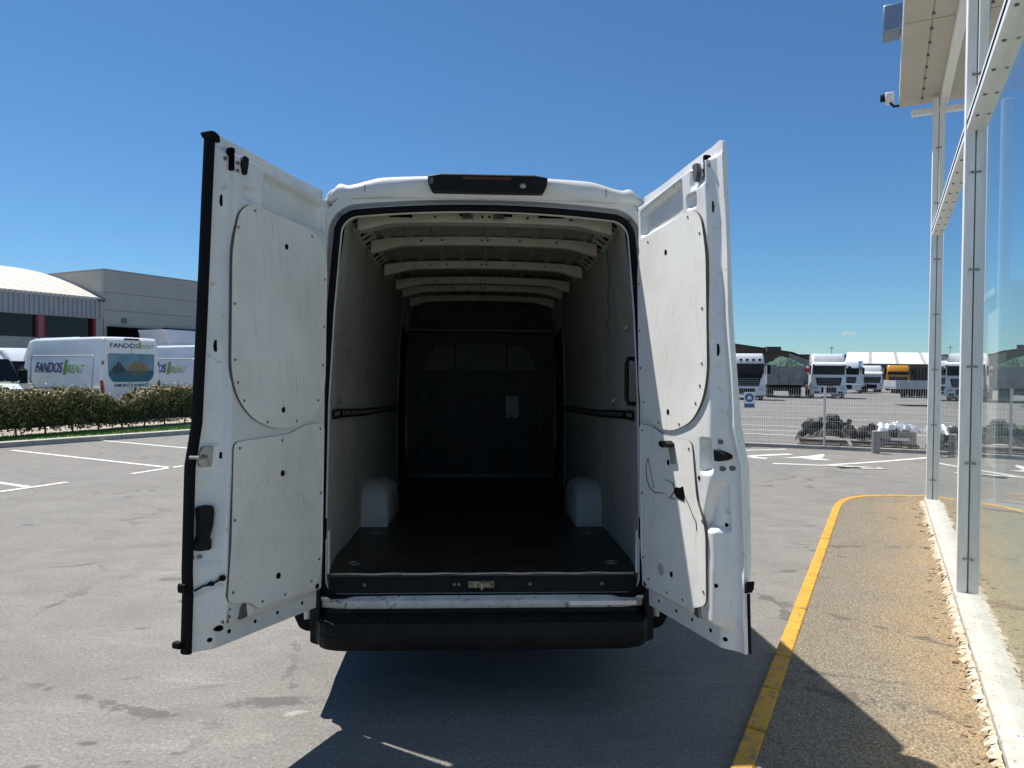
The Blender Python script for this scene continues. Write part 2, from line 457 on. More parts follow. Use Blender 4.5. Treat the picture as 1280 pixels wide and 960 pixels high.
# ---- sidewalk with yellow kerb
KH = 0.10
corner = [(3.75, -1.14), (4.15, -1.12), (4.50, -1.04), (4.80, -0.86), (4.98, -0.62), (5.12, -0.36), (5.43, 0.05)]
edge = [(-12.0, -1.14)] + corner + [(8.9, 4.8)]
def norm2(i, P):
    a = Vector(P[max(i - 1, 0)]); b = Vector(P[min(i + 1, len(P) - 1)]); d = (b - a).normalized(); return Vector((-d.y, d.x))
inner = []
for i, p in enumerate(edge):
    q = Vector(p) + norm2(i, edge) * 0.095; inner.append((q.x, q.y))
sw = MB()
poly = [(p[0], p[1]) for p in inner] + [(-12.0, 4.8)]
sw.add([(a, b, KH - 0.006) for a, b in poly], [tuple(range(len(poly)))])
side = empty('tmp'); bpy.data.objects.remove(side)
sidewalk = sw.build('sidewalk', M['aggregate'], kind='structure')
sidewalk.location = A0; sidewalk.rotation_euler = (0, 0, SITE_RZ)
# local site coordinates: x=a along u, y=-(b) ; flip so that +b is to the right of u
for v in sidewalk.data.vertices: v.co.y = -v.co.y
sidewalk.data.flip_normals()
# shift y sign in the material: sidewalk local y = -b  (0..1.1 towards the road)
def path_len(P):
    out = [0.0]
    for a, b in zip(P, P[1:]): out.append(out[-1] + (Vector(b) - Vector(a)).length)
    return out
def along(P, Ls, s):
    for i in range(len(P) - 1):
        if s <= Ls[i + 1] or i == len(P) - 2:
            t = (s - Ls[i]) / (Ls[i + 1] - Ls[i]); return Vector(P[i]).lerp(Vector(P[i + 1]), t)
Lo, Li = path_len(edge), path_len(inner)
rng = random.Random(4)
tot = Lo[-1]; s0 = 6.2; n_k = 0
def in_at(s):   # matching inner point
    for i in range(len(edge) - 1):
        if s <= Lo[i + 1] or i == len(edge) - 2:
            t = (s - Lo[i]) / (Lo[i + 1] - Lo[i]); return Vector(inner[i]).lerp(Vector(inner[i + 1]), t)
while s0 < tot - 0.3:
    ln = 0.5 if not (15.5 < s0 < 18.0) else 0.3
    gap = 0.006; s1 = s0 + ln
    a0, a1 = along(edge, Lo, s0 + gap), along(edge, Lo, min(s1 - gap, tot)); b0, b1 = in_at(s0 + gap), in_at(min(s1 - gap, tot))
    dz = rng.uniform(-0.004, 0.004)
    pts = [(a0.x, -a0.y), (a1.x, -a1.y), (b1.x, -b1.y), (b0.x, -b0.y)]
    k = MB().hexa([(p[0], p[1], -0.05) for p in pts] + [(p[0], p[1], KH + dz) for p in pts]).build('kerb_stone', M['yellow'], sidewalk, bevel=0.012)
    s0 = s1; n_k += 1

# ---- glass building
M['alu'] = mat('weathered_aluminium', (0.85, 0.85, 0.83), 0.42, metal=0.0, col2=(0.73, 0.73, 0.71), scale=5, stretch=(6, 6, 1), col3=(0.22, 0.21, 0.19), scale3=30, lo3=0.66, hi3=0.78)
M['sill'] = mat('white_sill_chipped', (0.46, 0.44, 0.40), 0.6, col2=(0.36, 0.33, 0.28), scale=9, col3=(0.10, 0.09, 0.08), scale3=30, lo3=0.62, hi3=0.66)
M['fringe'] = mat('crumbling_mortar_fringe', (0.42, 0.33, 0.22), 0.85, col2=(0.55, 0.50, 0.42), scale=14, col3=(0.16, 0.10, 0.06), scale3=22, lo3=0.55, hi3=0.68, bump=0.6, bscale=50)
M['soffit'] = mat('soffit_panels', (0.52, 0.49, 0.43), 0.6, col2=(0.45, 0.42, 0.36), scale=2)
M['tile_floor'] = mat('pale_green_floor', (0.34, 0.36, 0.29), 0.6, col2=(0.27, 0.29, 0.24), scale=3, col3=(0.12, 0.12, 0.1), scale3=30)
M['white_wall'] = mat('white_plaster', (0.68, 0.68, 0.66), 0.8, col2=(0.6, 0.6, 0.57), scale=2)
def glass_mat():
    m = bpy.data.materials.new('facade_glass'); m.use_nodes = True
    N, L = m.node_tree.nodes, m.node_tree.links; N.clear()
    out = N.new('ShaderNodeOutputMaterial'); mx = N.new('ShaderNodeMixShader'); lw_ = N.new('ShaderNodeLayerWeight'); lw_.inputs[0].default_value = 0.5
    pw = N.new('ShaderNodeMath'); pw.operation = 'POWER'; pw.inputs[1].default_value = 4.2
    fr = N.new('ShaderNodeMapRange'); fr.inputs['To Min'].default_value = 0.045; L.new(lw_.outputs['Facing'], pw.inputs[0]); L.new(pw.outputs[0], fr.inputs['Value'])
    tr = N.new('ShaderNodeBsdfTransparent'); tr.inputs[0].default_value = (0.95, 0.98, 0.96, 1)
    gl = N.new('ShaderNodeBsdfGlossy'); gl.inputs['Roughness'].default_value = 0.0; gl.inputs['Color'].default_value = (0.95, 0.97, 0.97, 1)
    L.new(fr.outputs[0], mx.inputs[0]); L.new(tr.outputs[0], mx.inputs[1]); L.new(gl.outputs[0], mx.inputs[2]); L.new(mx.outputs[0], out.inputs[0])
    return m
M['glass'] = glass_mat()

GB = empty('glass_building', A0, SITE_RZ, 'glass-fronted building with aluminium posts and a pale soffit beside the tan sidewalk', 'building')
# local: x along front, y = -b (negative y is inside)
PA = [-9.08, -4.54, 0.0, 4.54]
for a in PA:
    p1_ = MB().box(a - .05, a + .05, -.070, -.003, .16, 5.40).build('post', M['alu'], GB, bevel=0.007)
    p2_ = MB().box(a - .05, a + .05, .003, .070, .16, 5.40).build('post', M['alu'], GB, bevel=0.007)
    MB().box(a - .038, a + .034, -.006, .006, .16, 5.39).build('post_gap', M['hole_ring'], p1_)
    br = MB()
    z = 0.42
    while z < 5.3:
        for sy in (-1, 1):
            br.cyl((a - .050, sy * .022, z), (a - .064, sy * .022, z), .010, n=8)
        br.box(a - .055, a - .048, -.034, .034, z - .007, z + .007)
        z += 0.72
    br.build('clamp_bolts', M['steel'], p1_, kind='stuff')
for i in range(3):
    a0, a1 = PA[i] + .064, PA[i + 1] - .064
    t = MB().box(a0, a1, -.07, .060, 3.60, 3.72).build('transom', M['alu'], GB, bevel=0.01)
    MB().box(a0, a1, .058, .064, 3.652, 3.668).build('transom_gap', M['void'], t)
    nb = MB(); x = a0 + .25
    while x < a1:
        nb.cyl((x, .03, 3.592), (x, .03, 3.6), .011, n=8); x += .42
    nb.build('transom_bolts', M['hole_ring'], t, kind='stuff')
    MB().box(a0 - .03, a1 + .03, -.012, -.002, .16, 3.602).build('pane', M['glass'], GB)
# sill and crumbling base
sl = MB().box(-13.0, 4.66, -.10, .085, .115, .168).build('sill', M['sill'], GB, bevel=0.008)
fr = MB(); rf = random.Random(8)
n = 420; top, bot = [], []
for i in range(n + 1):
    a = -8.0 + 12.6 * i / n
    o1 = .10 + rf.uniform(-.02, .035)
    top.append((a, .086 + rf.uniform(-.004, .006), .128)); bot.append((a + rf.uniform(-.02, .02), o1 + .025, KH - .012 - 0.0))
for i in range(n):
    mid0 = ((top[i][0] + bot[i][0]) / 2, bot[i][1] * .6 + top[i][1] * .4 + rf.uniform(-.008, .014), .118)
    mid1 = ((top[i + 1][0] + bot[i + 1][0]) / 2, bot[i + 1][1] * .6 + top[i + 1][1] * .4 + rf.uniform(-.008, .014), .118)
    fr.quad(top[i], top[i + 1], mid1, mid0); fr.quad(mid0, mid1, bot[i + 1], bot[i])
fr.build('mortar_fringe', M['fringe'], GB, kind='stuff')
deb = MB()
for i in range(90):
    a = rf.uniform(-4.5, 4.5); y = .14 + abs(rf.gauss(0, .05)); s_ = rf.uniform(.006, .02)
    deb.box(-s_, s_, -s_ * .5, s_ * .5, 0, s_ * .5, Matrix.Translation((a, y, KH - .008)) @ Matrix.Rotation(rf.uniform(0, 3), 4, 'Z'))
tag(deb.build('leaf_litter', mat('dry_leaf_litter', (0.12, 0.06, 0.03), 0.9, col2=(0.3, 0.24, 0.16), scale=8)), 'dry leaf and mortar crumbs along the foot of the glass wall', 'litter', kind='stuff')
bpy.data.objects['leaf_litter'].location = A0; bpy.data.objects['leaf_litter'].rotation_euler = (0, 0, SITE_RZ)
# canopy: soffit sheets on ribs
cb = MB().box(-12.5, 4.88, -1.7, .46, 5.46, 5.75).build('canopy', M['soffit'], GB, bevel=0.02)
for y0, y1 in ((.20, .455), (-.30, .19), (-1.65, -.31)):
    for x0, x1 in ((-12.4, -6.0), (-5.99, -1.6), (-1.59, 2.2), (2.21, 4.86)):
        MB().box(x0 + .006, x1 - .006, y0 + .004, y1 - .004, 5.445, 5.459).build('soffit_panel', M['soffit'], GB)
for y in (-.06, -1.6):
    MB().box(-12.4, 4.7, y - .05, y + .05, 5.36, 5.445).build('purlin', M['alu'], GB, bevel=0.008)
mb = MB()
for i in range(24):
    for y in (.19, -.31): mb.cyl((4.6 - i * .36, y, 5.435), (4.6 - i * .36, y, 5.45), .018, n=6)
mb.build('soffit_screws', M['hole_ring'], GB, kind='stuff')
MB().box(4.50, 4.58, -.6, .32, 5.20, 5.28).build('bracket_arm', M['alu'], GB, bevel=0.008)
MB().box(1.20, 1.28, -1.6, .02, 5.24, 5.32).build('bracket_arm', M['alu'], GB, bevel=0.008)
MB().box(5.05, 5.17, -.86, -.74, .1, 5.44).build('column', M['alu'], GB, bevel=0.012)
MB().box(-12.0, 5.3, -5.0, -.11, .094, .112).build('hall_floor', M['tile_floor'], GB)
for y in (-1.6,):
    MB().box(4.48, 4.60, y - .06, y + .06, .1, 5.44).build('post', M['alu'], GB, bevel=0.012)
an = empty('white_annex', S(9.5, 1.3), SITE_RZ, 'white annex with a pitched roof seen through the glass wall at the right photo edge', 'building')
MB().prism([(-5.5, 0), (0, 0), (0, 3.35), (-5.5, 4.9)], lambda a, b, t: (t, a, b), 0, 1.9).build('wall', M['white_wall'], an)
MB().prism([(-5.6, 4.92), (.12, 3.30), (.12, 3.42), (-5.6, 5.06)], lambda a, b, t: (t, a, b), -.12, 2.0).build('roof', M['alu'], an)
for y in (-1.0, -2.0): MB().box(-.03, .0, y - .12, y + .12, 2.2, 2.7).build('window', M['void'], an)
# lamp housing on the canopy corner, camera on a bracket
fl = empty('floodlight', S(3.3, -.56, 5.95), SITE_RZ, 'blue-grey metal floodlight housing at the canopy edge, top of photo', 'floodlight')
flm = mat('bluegrey_metal', (0.22, 0.27, 0.33), 0.4, metal=0.5)
MB().box(-.16, .16, -.10, .10, -.16, .16).build('housing', flm, fl, bevel=0.02)
MB().box(-.03, .03, -.34, -.09, -.03, .03).build('arm', flm, fl)
sc = empty('security_camera', S(4.86, -.46, 5.52), SITE_RZ, 'small white security camera with black front on the canopy corner', 'camera')
wcm = mat('white_camera_plastic', (0.7, 0.7, 0.68), 0.4)
MB().box(-.10, .16, .06, .17, .03, .13).build('housing', wcm, sc, bevel=0.015)
MB().cyl((-.03, .165, .08), (-.03, .23, .08), .052, n=14).build('lens', M['plastic'], sc)
MB().tube([(.05, -.02, -.03), (.05, .06, -.03), (.05, .11, .03)], .016, 6).build('bracket', M['plastic'], sc)
# ================================================================== the open cargo van
VAN = empty('cargo_van', (-0.141, 3.83, 0.0), 0, 'large white cargo van seen from behind with both rear doors wide open', 'van')
VAN.rotation_euler = (R(-2.0), 0, R(2.7))
VAN.rotation_mode = 'XYZ'
VX = 0.0
def hw(z):      # half width of the rear opening at height z
    return interp([(0.58, .842), (1.0, .845), (1.6, .838), (2.1, .815), (2.5, .785), (2.7, .765)], z)
ZB, ZT = 0.605, 2.665
def crown(x): return -0.05 * (x / 0.8) ** 2
def contour(off=0.0, nside=26, ncor=10, ntop=22, y=0.0):
    """closed contour of the rear opening (seen from behind, counter-clockwise)"""
    pts = []
    rb, rt = .07, .10
    base = []
    nb = 14
    xb = hw(ZB + rb) - rb
    for i in range(nb + 1): base.append((-xb + 2 * xb * i / nb, ZB))
    for i in range(1, ncor):
        t = -math.pi / 2 + math.pi / 2 * i / ncor; base.append((xb + rb * math.cos(t), ZB + rb + rb * math.sin(t)))
    ztop = ZT + crown(.7) - rt
    for i in range(nside + 1):
        z = ZB + rb + (ztop - ZB - rb) * i / nside; base.append((hw(z), z))
    xt = hw(ztop) - rt
    for i in range(1, ncor):
        t = math.pi / 2 * i / ncor; base.append((xt + rt * math.cos(t), ztop + rt * math.sin(t) + (0.0)))
    half_top = []
    for i in range(ntop + 1):
        x = xt - 2 * xt * i / ntop; half_top.append((x, ZT + crown(x) - (ZT + crown(xt)) + ztop + rt))
    base += half_top
    for i in range(ncor - 1, 0, -1):
        t = math.pi / 2 * i / ncor; base.append((-xt - rt * math.cos(t), ztop + rt * math.sin(t)))
    for i in range(nside, -1, -1):
        z = ZB + rb + (ztop - ZB - rb) * i / nside; base.append((-hw(z), z))
    for i in range(ncor - 1, 0, -1):
        t = -math.pi / 2 + math.pi / 2 * i / ncor; base.append((-xb - rb * math.cos(t), ZB + rb + rb * math.sin(t)))
    n = len(base)
    for i in range(n):
        a, b = Vector(base[i - 1]), Vector(base[(i + 1) % n]); d = (b - a).normalized()
        q = Vector(base[i]) + Vector((d.y, -d.x)) * off
        pts.append((q.x, y, q.y))
    return pts
def outer_x(z): return interp([(0.5, .93), (1.0, .935), (1.6, .925), (2.1, .90), (2.5, .872), (2.75, .850)], z)
def outer_ring(y, dx=0.0):
    pts = []
    for (x, _, z) in contour(.085):
        zz = min(max(z, .585), 2.76)
        if z > 2.62 and abs(x) < .80: pts.append((x, y, 2.76 + crown(x) * .6))
        elif abs(x) > .70 and z > .60: pts.append((math.copysign(outer_x(zz) + dx, x), y, min(zz, 2.735)))
        else: pts.append((x * 1.03, y, .588 if z < .62 else zz))
    return pts
# rear door frame ring: lip, seal seat, recessed band, pillar face
fr_ = MB().loft([contour(.001, y=.042), contour(.001, y=.03), contour(.005, y=.022), contour(.040, y=.034), contour(.046, y=.075), contour(.066, y=.075), contour(.072, y=.014), outer_ring(.004), outer_ring(.05, .025)], closed_ring=True)
rear_frame = fr_.build('rear_frame', M['paint'], VAN, smooth=True, angle=50)
sl_path = contour(.024, y=.016)
MB().tube(sl_path, .0185, 8, closed=True).build('door_seal', M['rubber'], rear_frame, smooth=True)

# exterior body: loft of cross-sections from the rear edge to the nose
def section(y, w, zt, zb, rt=.30, lean=.08, crown_=.05):
    pts = []
    half = [(w * .995 + .012, zb), (w + .012, zb + .18), (w + .012, (zb + zt) * .45), (w - lean * .35, zb + (zt - zb) * .72), (w - lean, zt - rt)]
    for k in range(1, 7):
        t = math.pi / 2 * k / 6; half.append((w - lean - rt * .55 * (1 - math.cos(t)), zt - rt + (rt - crown_) * math.sin(t)))
    for x in (.55, .3, .1): half.append((x * w, zt - crown_ * (x) ** 2 * 1.2))
    return [(x, y, z) for x, z in half] + [(-x, y, z) for x, z in reversed(half)]
secs = [section(.04, .955, 2.842, .46, .13, .075), section(.16, .99, 2.86, .42, .14, .105), section(.5, 1.0, 2.87, .40, .15, .115), section(2.5, 1.0, 2.89, .40, .17, .115), section(4.9, 1.0, 2.88, .40, .2, .115),
        section(5.3, 1.0, 2.80, .38, .25, .11), section(5.75, .98, 2.45, .38, .30, .13), section(6.15, .97, 1.98, .38, .30, .10), section(6.45, .95, 1.40, .38, .18, .05), section(6.85, .90, 1.18, .38, .15, .05), section(7.0, .84, .95, .42, .12, .04)]
bd = MB().loft(secs, closed_ring=False)
body = bd.build('body', M['paint'], VAN, smooth=True, angle=40)
so = body.modifiers.new('shell', 'SOLIDIFY'); so.thickness = 0.03; so.offset = -1
MB().add(secs[-1], [tuple(range(len(secs[-1])))]).build('nose', M['plastic'], VAN)
und = MB().box(-.80, .80, .25, 6.7, .42, .60).build('underbody', M['plastic'], VAN)
glass_dark = mat('dark_vehicle_glass', (0.008, 0.010, 0.013), 0.12, spec=0.35)
M['vglass'] = glass_dark
for sx in (-1, 1):
    MB().add([(sx * 1.006, 5.15, 1.45), (sx * 1.006, 6.1, 1.42), (sx * .965, 5.85, 2.02), (sx * .955, 5.2, 2.12)], [(0, 1, 2, 3)]).build('side_window', glass_dark, VAN)
    MB().box(sx * 1.16 - .1, sx * 1.16 + .1, 5.95, 6.05, 1.45, 1.85).build('wing_mirror', M['plastic'], VAN, bevel=.02)
MB().add([(-.86, 5.86, 2.33), (.86, 5.86, 2.33), (.9, 6.42, 1.50), (-.9, 6.42, 1.50)], [(0, 1, 2, 3)]).build('windscreen', glass_dark, VAN)

# roof fascia above the doors
fa = MB()
def fascia_sec(x):
    t = abs(x) / .865
    zt = 2.868 + crown(x) * .75 - .03 * sm(.55, .75, abs(x)) * (1 - sm(.75, .80, abs(x)) * .6)
    if abs(x) > .78: zt -= (.87 - .78) and .095 * ((abs(x) - .78) / .085) ** 2.2
    zl = 2.742 + crown(x) * .55 - .0
    zm = zl + .040 * (1 - sm(.36, .52, abs(x))) + .004
    yo = -.020 + .035 * (t ** 6)
    return [(x, .14, zt - .004), (x, .07, zt), (x, yo + .035, zt - .004), (x, yo + .008, zt - .02), (x, yo, (zt + zm) / 2), (x, yo + .006, zm + .012), (x, yo + .018, zm), (x, yo + .022, zl + .004), (x, yo + .03, zl), (x, .034, zl - .012)]
xs = [-.868 + 1.736 * i / 96 for i in range(97)]
fa.loft([fascia_sec(x) for x in xs], closed_ring=False)
fascia = fa.build('roof_fascia', M['paint'], VAN, smooth=True, angle=60)
fs = fascia.modifiers.new('shell', 'SOLIDIFY'); fs.thickness = 0.004; fs.offset = 1
for sx in (-1, 1):
    MB().box(sx * .655 - .0015, sx * .655 + .0015, -.0185, -.005, 2.755, 2.80).build('fascia_seam', M['hole_ring'], fascia)
# high brake light
hb = rpoly([(-.316, 2.845), (-.312, 2.800), (-.290, 2.760), (.304, 2.760), (.326, 2.800), (.330, 2.845), (.26, 2.857), (-.245, 2.857)], .010, 3)
lamp = MB().prism(hb, lambda a, b, t: (a, t, b + crown(a) * .3), -.07, .01).build('high_brake_lamp', M['plastic'], VAN, bevel=.008)
MB().prism(rpoly([(-.13, 2.838), (-.13, 2.822), (.13, 2.822), (.13, 2.838)], .006, 3), lambda a, b, t: (a, t, b), -.0745, -.065).build('red_lens', M['red_lens'], lamp)
MB().sphere((.195, -.068, 2.792), .018, 12, 8, (1, .5, .8)).build('camera_dome', mat('clear_lens', (.35, .33, .28), .1), lamp, smooth=True)
MB().box(-.305, -.285, -.073, -.065, 2.795, 2.83).build('lamp_seam', M['hole_ring'], lamp)

# load floor, sill, lower bar
MB().box(-.885, .885, .035, 4.9, .672, .70).build('load_floor', M['load_floor'], VAN, bevel=.004)
st = MB()
pr = [(.012, .606), (.018, .612), (.022, .65), (.030, .66), (.034, .688), (.06, .6995)]
st.loft([[(x, y, z) for (y, z) in pr] for x in [-.83 + 1.66 * i / 20 for i in range(21)]], closed_ring=False)
sill_ = st.build('sill_plate', M['plastic'], VAN, smooth=True, angle=60)
MB().tube([(-.82, .036, .702)] + [(x / 10, .036, .702 + .0025 * math.sin(x * 2.3)) for x in range(-8, 9)] + [(.82, .036, .702)], .005, 6).build('sill_edge_trim', mat('bare_edge', (.5, .48, .43), .6, col2=(.25, .24, .2), scale=14), sill_)
lk = MB().box(-.085, .06, .004, .024, .630, .668).build('latch_striker_plate', mat('worn_brass_steel', (.30, .27, .2), .45, metal=.6, col2=(.07, .065, .06), scale=60, lo=.45, hi=.55), sill_, bevel=.004)
MB().tube([(-.012, .008, .630), (-.012, -.02, .633), (-.012, -.02, .663), (-.012, .008, .668)], .006, 6).build('striker_loop', M['steel'], lk)
for x in (-.16, -.135, .25, -.64, .64, .645):
    MB().cyl((x, .015, .648), (x, .024, .648), .009, n=8).build('sill_bolt', M['hole_ring'], sill_)
lb = MB()
prb = [(.03, .600), (-.004, .592), (-.012, .582), (-.030, .578), (-.034, .572), (-.036, .546), (-.030, .535), (.05, .530)]
lb.loft([[(x, y + .05 * (abs(x) / .87) ** 10, z - .004 * (abs(x) / .87) ** 4) for (y, z) in prb] for x in [-.862 + 1.724 * i / 40 for i in range(41)]], closed_ring=False)
lbar = lb.build('lower_cross_panel', mat('scuffed_white_sheet', (.60, .60, .58), .45, col2=(.45, .45, .43), scale=10, col3=(.16, .155, .15), scale3=26, lo3=.58, hi3=.68), VAN, smooth=True, angle=50)
MB().box(.46, .82, -.0395, -.036, .549, .571).build('reflective_strip', mat('white_reflective_tape', (.78, .78, .76), .3), lbar)
# bumper
bmp = MB()
prof = [(.10, .536), (-.010, .536), (-.016, .530), (-.020, .508), (-.030, .502), (-.118, .492), (-.132, .486), (-.137, .474), (-.141, .425), (-.145, .418), (-.140, .362), (-.132, .348), (-.10, .342), (.10, .345)]
rings = []
for i in range(61):
    x = -.905 + 1.81 * i / 60; t = abs(x) / .905
    back = .13 * sm(.90, 1.0, t) ** 1.4
    lift = .022 * sm(.80, 1.0, t)
    rings.append([(x, min(.10, y + back if y < .05 else y), z + (lift if z < .42 else -lift * .2)) for (y, z) in prof])
bmp.loft(rings, closed_ring=True, caps=True)
bumper = bmp.build('rear_bumper', M['plastic'], VAN, smooth=True, angle=28)
tr = MB()
for i in range(46):
    x = -.66 + 1.32 * i / 45; tr.box(x - .004, x + .004, -.118, -.05, .489, .500)
tr.build('step_tread', M['plastic'], bumper, kind='stuff')
for sx in (-1, 1):
    MB().prism(rpoly([(sx * .868, .345), (sx * .915, .36), (sx * .915, .66), (sx * .895, .672), (sx * .868, .66)], .012, 3), lambda a, b, t: (a, t, b), -.03, .16).build('bumper_corner', M['plastic'], VAN, bevel=.01)
    mg = rpoly([(sx * .90, .56), (sx * 1.035, .56), (sx * 1.025, .47), (sx * .995, .405), (sx * .96, .388), (sx * .90, .385)], .02, 4)
    MB().prism(mg, lambda a, b, t: (a, t, b), .06, .40).build('mudguard', M['rubber'], VAN, bevel=.015)
    # body hinges on the pillar
    for z in (.98, 1.02):
        pass
    for z in (2.02, .95):
        hg = MB().box(sx * .862 - .022, sx * .862 + .022, -.032, .010, z - .055, z + .055).build('hinge', M['rubber'], VAN, bevel=.006)
        MB().cyl((sx * .872, -.035, z - .06), (sx * .872, -.035, z + .06), .011, n=10).build('hinge_pin', M['steel'], hg, smooth=True)
# wheels
tyre_m = mat('tyre_rubber', (.02, .02, .02), .85, col2=(.03, .03, .028), scale=20)
rim_m = mat('steel_rim', (.30, .30, .31), .45, metal=.5)
def wheel(name, parent, c, r_=.35, w=.23, rim=None, tyre=None):
    x, y, z = c; t = MB()
    prof_ = [(-.5, .62), (-.5, .9), (-.42, .985), (-.2, 1.0), (.2, 1.0), (.42, .985), (.5, .9), (.5, .62)]
    n = 24
    t.loft([[(x + a * w, y + b * r_ * math.cos(2 * math.pi * k / n), z + b * r_ * math.sin(2 * math.pi * k / n)) for (a, b) in prof_] for k in range(n)], closed_ring=False, closed_path=True)
    o = t.build(name, tyre or tyre_m, parent, smooth=True)
    q = MB(); s_ = 1 if x > 0 else -1
    q.cyl((x + s_ * w * .18, y, z), (x + s_ * w * .40, y, z), r_ * .64, r_ * .60, 20); q.cyl((x + s_ * w * .40, y, z), (x + s_ * w * .47, y, z), r_ * .25, r_ * .2, 14)
    q.build('rim', rim or rim_m, o, smooth=True)
    return o
tn = math.tan(R(2.0))
for sx in (-1, 1):
    wheel('wheel', VAN, (sx * .86, 1.84, .34 + 1.84 * tn), .34)
    wheel('wheel', VAN, (sx * .86, 5.75, .34 + 5.75 * tn), .34)
MB().cyl((-.8, 1.84, .42), (.8, 1.84, .42), .06, n=10).build('rear_axle', M['plastic'], VAN, smooth=True)

# ---- interior walls
def wx(y, z):
    top = interp([(0, .758), (.12, .762), (.8, .805), (1.6, .835), (5, .85)], y)
    low = interp([(0, .843), (.10, .848), (.5, .885), (5, .90)], y)
    return low + (top - low) * sm(1.75, 2.75, z) ** 1.3 if z > 1.75 else low
def ztop(y): return interp([(0, 2.605), (.5, 2.64), (1.1, 2.66), (2.0, 2.685), (3.7, 2.75), (5, 2.78)], y)
for sx in (-1, 1):
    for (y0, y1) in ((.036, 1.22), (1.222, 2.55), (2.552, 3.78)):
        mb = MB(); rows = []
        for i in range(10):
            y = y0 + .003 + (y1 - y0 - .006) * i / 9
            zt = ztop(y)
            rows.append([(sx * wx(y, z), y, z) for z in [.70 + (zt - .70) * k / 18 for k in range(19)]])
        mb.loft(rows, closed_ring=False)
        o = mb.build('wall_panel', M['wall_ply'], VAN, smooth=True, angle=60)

    mb = MB()
    mb.loft([[(sx * (wx(y, z) + .03), y, z) for z in [.69 + (ztop(y) + .06 - .69) * k / 14 for k in range(15)]] for y in [.05 + 4.95 * i / 16 for i in range(17)]], closed_ring=False)
    mb.build('side_wall', M['bulkhead'], VAN, smooth=True, angle=60)
    # vertical edge of the last panel
    mb = MB(); mb.tube([(sx * (wx(3.8, .72) + .0), 3.80, .72), (sx * wx(3.8, 1.6), 3.80, 1.6), (sx * wx(3.8, 2.2), 3.80, 2.2), (sx * wx(3.8, 2.7), 3.8, 2.72)], .014, 6)
    mb.build('panel_edge_trim', mat('trim_grey', (.2, .2, .19), .6) if sx < 0 else bpy.data.materials['trim_grey'], VAN)
    # slotted load rail
    rl = MB()
    zz = 1.54
    rl.box(-.001, .001, 0, 0.001, zz, zz)
    rail = MB().loft([[(sx * (wx(y, z) - .0115), y, z) for z in (zz - .026, zz + .026)] for y in [.16 + 3.6 * i / 24 for i in range(25)]], closed_ring=False).build('load_rail', M['rubber'], VAN)
    rr_ = rail.modifiers.new('t', 'SOLIDIFY'); rr_.thickness = .01; rr_.offset = 0
    tk = MB()
    for i in range(44):
        y = .20 + 3.5 * i / 43
        x = sx * (wx(y, zz) - .0145)
        tk.box(x - .003, x + .003, y - .007, y + .007, zz - .010, zz + .014)
    tk.build('rail_tabs', M['ceil'], rail, kind='stuff')
    # slotted corner rail between wall and ceiling
    sb = MB(); dk = MB()
    def cr(y, t):   # t 0 wall edge .. 1 ceiling edge
        return Vector((sx * (wx(y, ztop(y)) + .004 - .085 * t), y, ztop(y) + .002 + .075 * t))
    ny = 60
    for t0, t1 in ((0.0, .22), (.82, 1.0)):
        for i in range(ny):
            ya, yb = .09 + 4.7 * i / ny, .09 + 4.7 * (i + 1) / ny
            sb.quad(cr(ya, t0), cr(yb, t0), cr(yb, t1), cr(ya, t1))
    y = .10
    while y < 4.7:
        sb.quad(cr(y, .2), cr(y + .085, .2), cr(y + .115, .84), cr(y + .03, .84)); y += .155
    so_ = sb.build('corner_rail', M['ceil'], VAN)
    q_ = so_.modifiers.new('t', 'SOLIDIFY'); q_.thickness = .003
    for i in range(12):
        ya, yb = .09 + 4.8 * i / 12, .09 + 4.8 * (i + 1) / 12
        up = Vector((sx * .02, 0, .028)); dk.quad(cr(ya, -.15) + up, cr(yb, -.15) + up, cr(yb, 1.1) + up, cr(ya, 1.1) + up)
    dk.build('rail_backing', M['void'], so_)
# roof skin with longitudinal ribs
rs = MB()
xs_ = []
x = -.80
while x <= .801: xs_.append(x); x += .02
def skin_z(x, y):
    rib = .018 if (abs(((x + .08) % .17) - .085) < .022) else 0.0
    return max(ztop(y) + .07, 2.74) + .02 + crown(x) * .5 - rib
ys_ = [.08, .5] + [.5 + 4.45 * i / 10 for i in range(1, 11)]
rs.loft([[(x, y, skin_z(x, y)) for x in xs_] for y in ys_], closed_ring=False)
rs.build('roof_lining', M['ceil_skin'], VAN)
pads = MB()
for y in (.55, 1.45, 2.25, 2.9, 3.6):
    for k in range(-4, 5):
        if (k + int(y * 10)) % 3 == 0: continue
        pads.box(k * .17 - .055, k * .17 + .055, y + .06, y + .16, ztop(y) + .05, ztop(y) + .052)
# roof bows
def bow(y, zc, h, w=.05, drop=.04, holes=True):
    b_ = MB(); rings = []
    xe = wx(y, ztop(y)) - .045
    for i in range(49):
        x = -xe + 2 * xe * i / 48; t = abs(x) / xe
        zl = zc + crown(x) * .55 - drop * sm(.66, 1.0, t) ** 1.5
        zu = zc + h + crown(x) * .55 - .012 * sm(.8, 1, t)
        rings.append([(x, y - .006, zu), (x, y - .004, zl + .012), (x, y + .004, zl), (x, y + w, zl), (x, y + w + .006, zl + .01), (x, y + w + .012, zu)])
    b_.loft(rings, closed_ring=False)
    o = b_.build('roof_bow', M['ceil'], VAN, smooth=True, angle=40)
    hh = MB()
    for hx_ in (-.43, -.29, -.02, .02, .24, .49):
        if abs(hx_) < xe - .1: hh.cyl((hx_, y - .009, zc + crown(hx_) * .55 + .03), (hx_, y - .003, zc + crown(hx_) * .55 + .03), .007, n=8)
    hh.build('bow_holes', M['void'], o, kind='stuff')
    return o
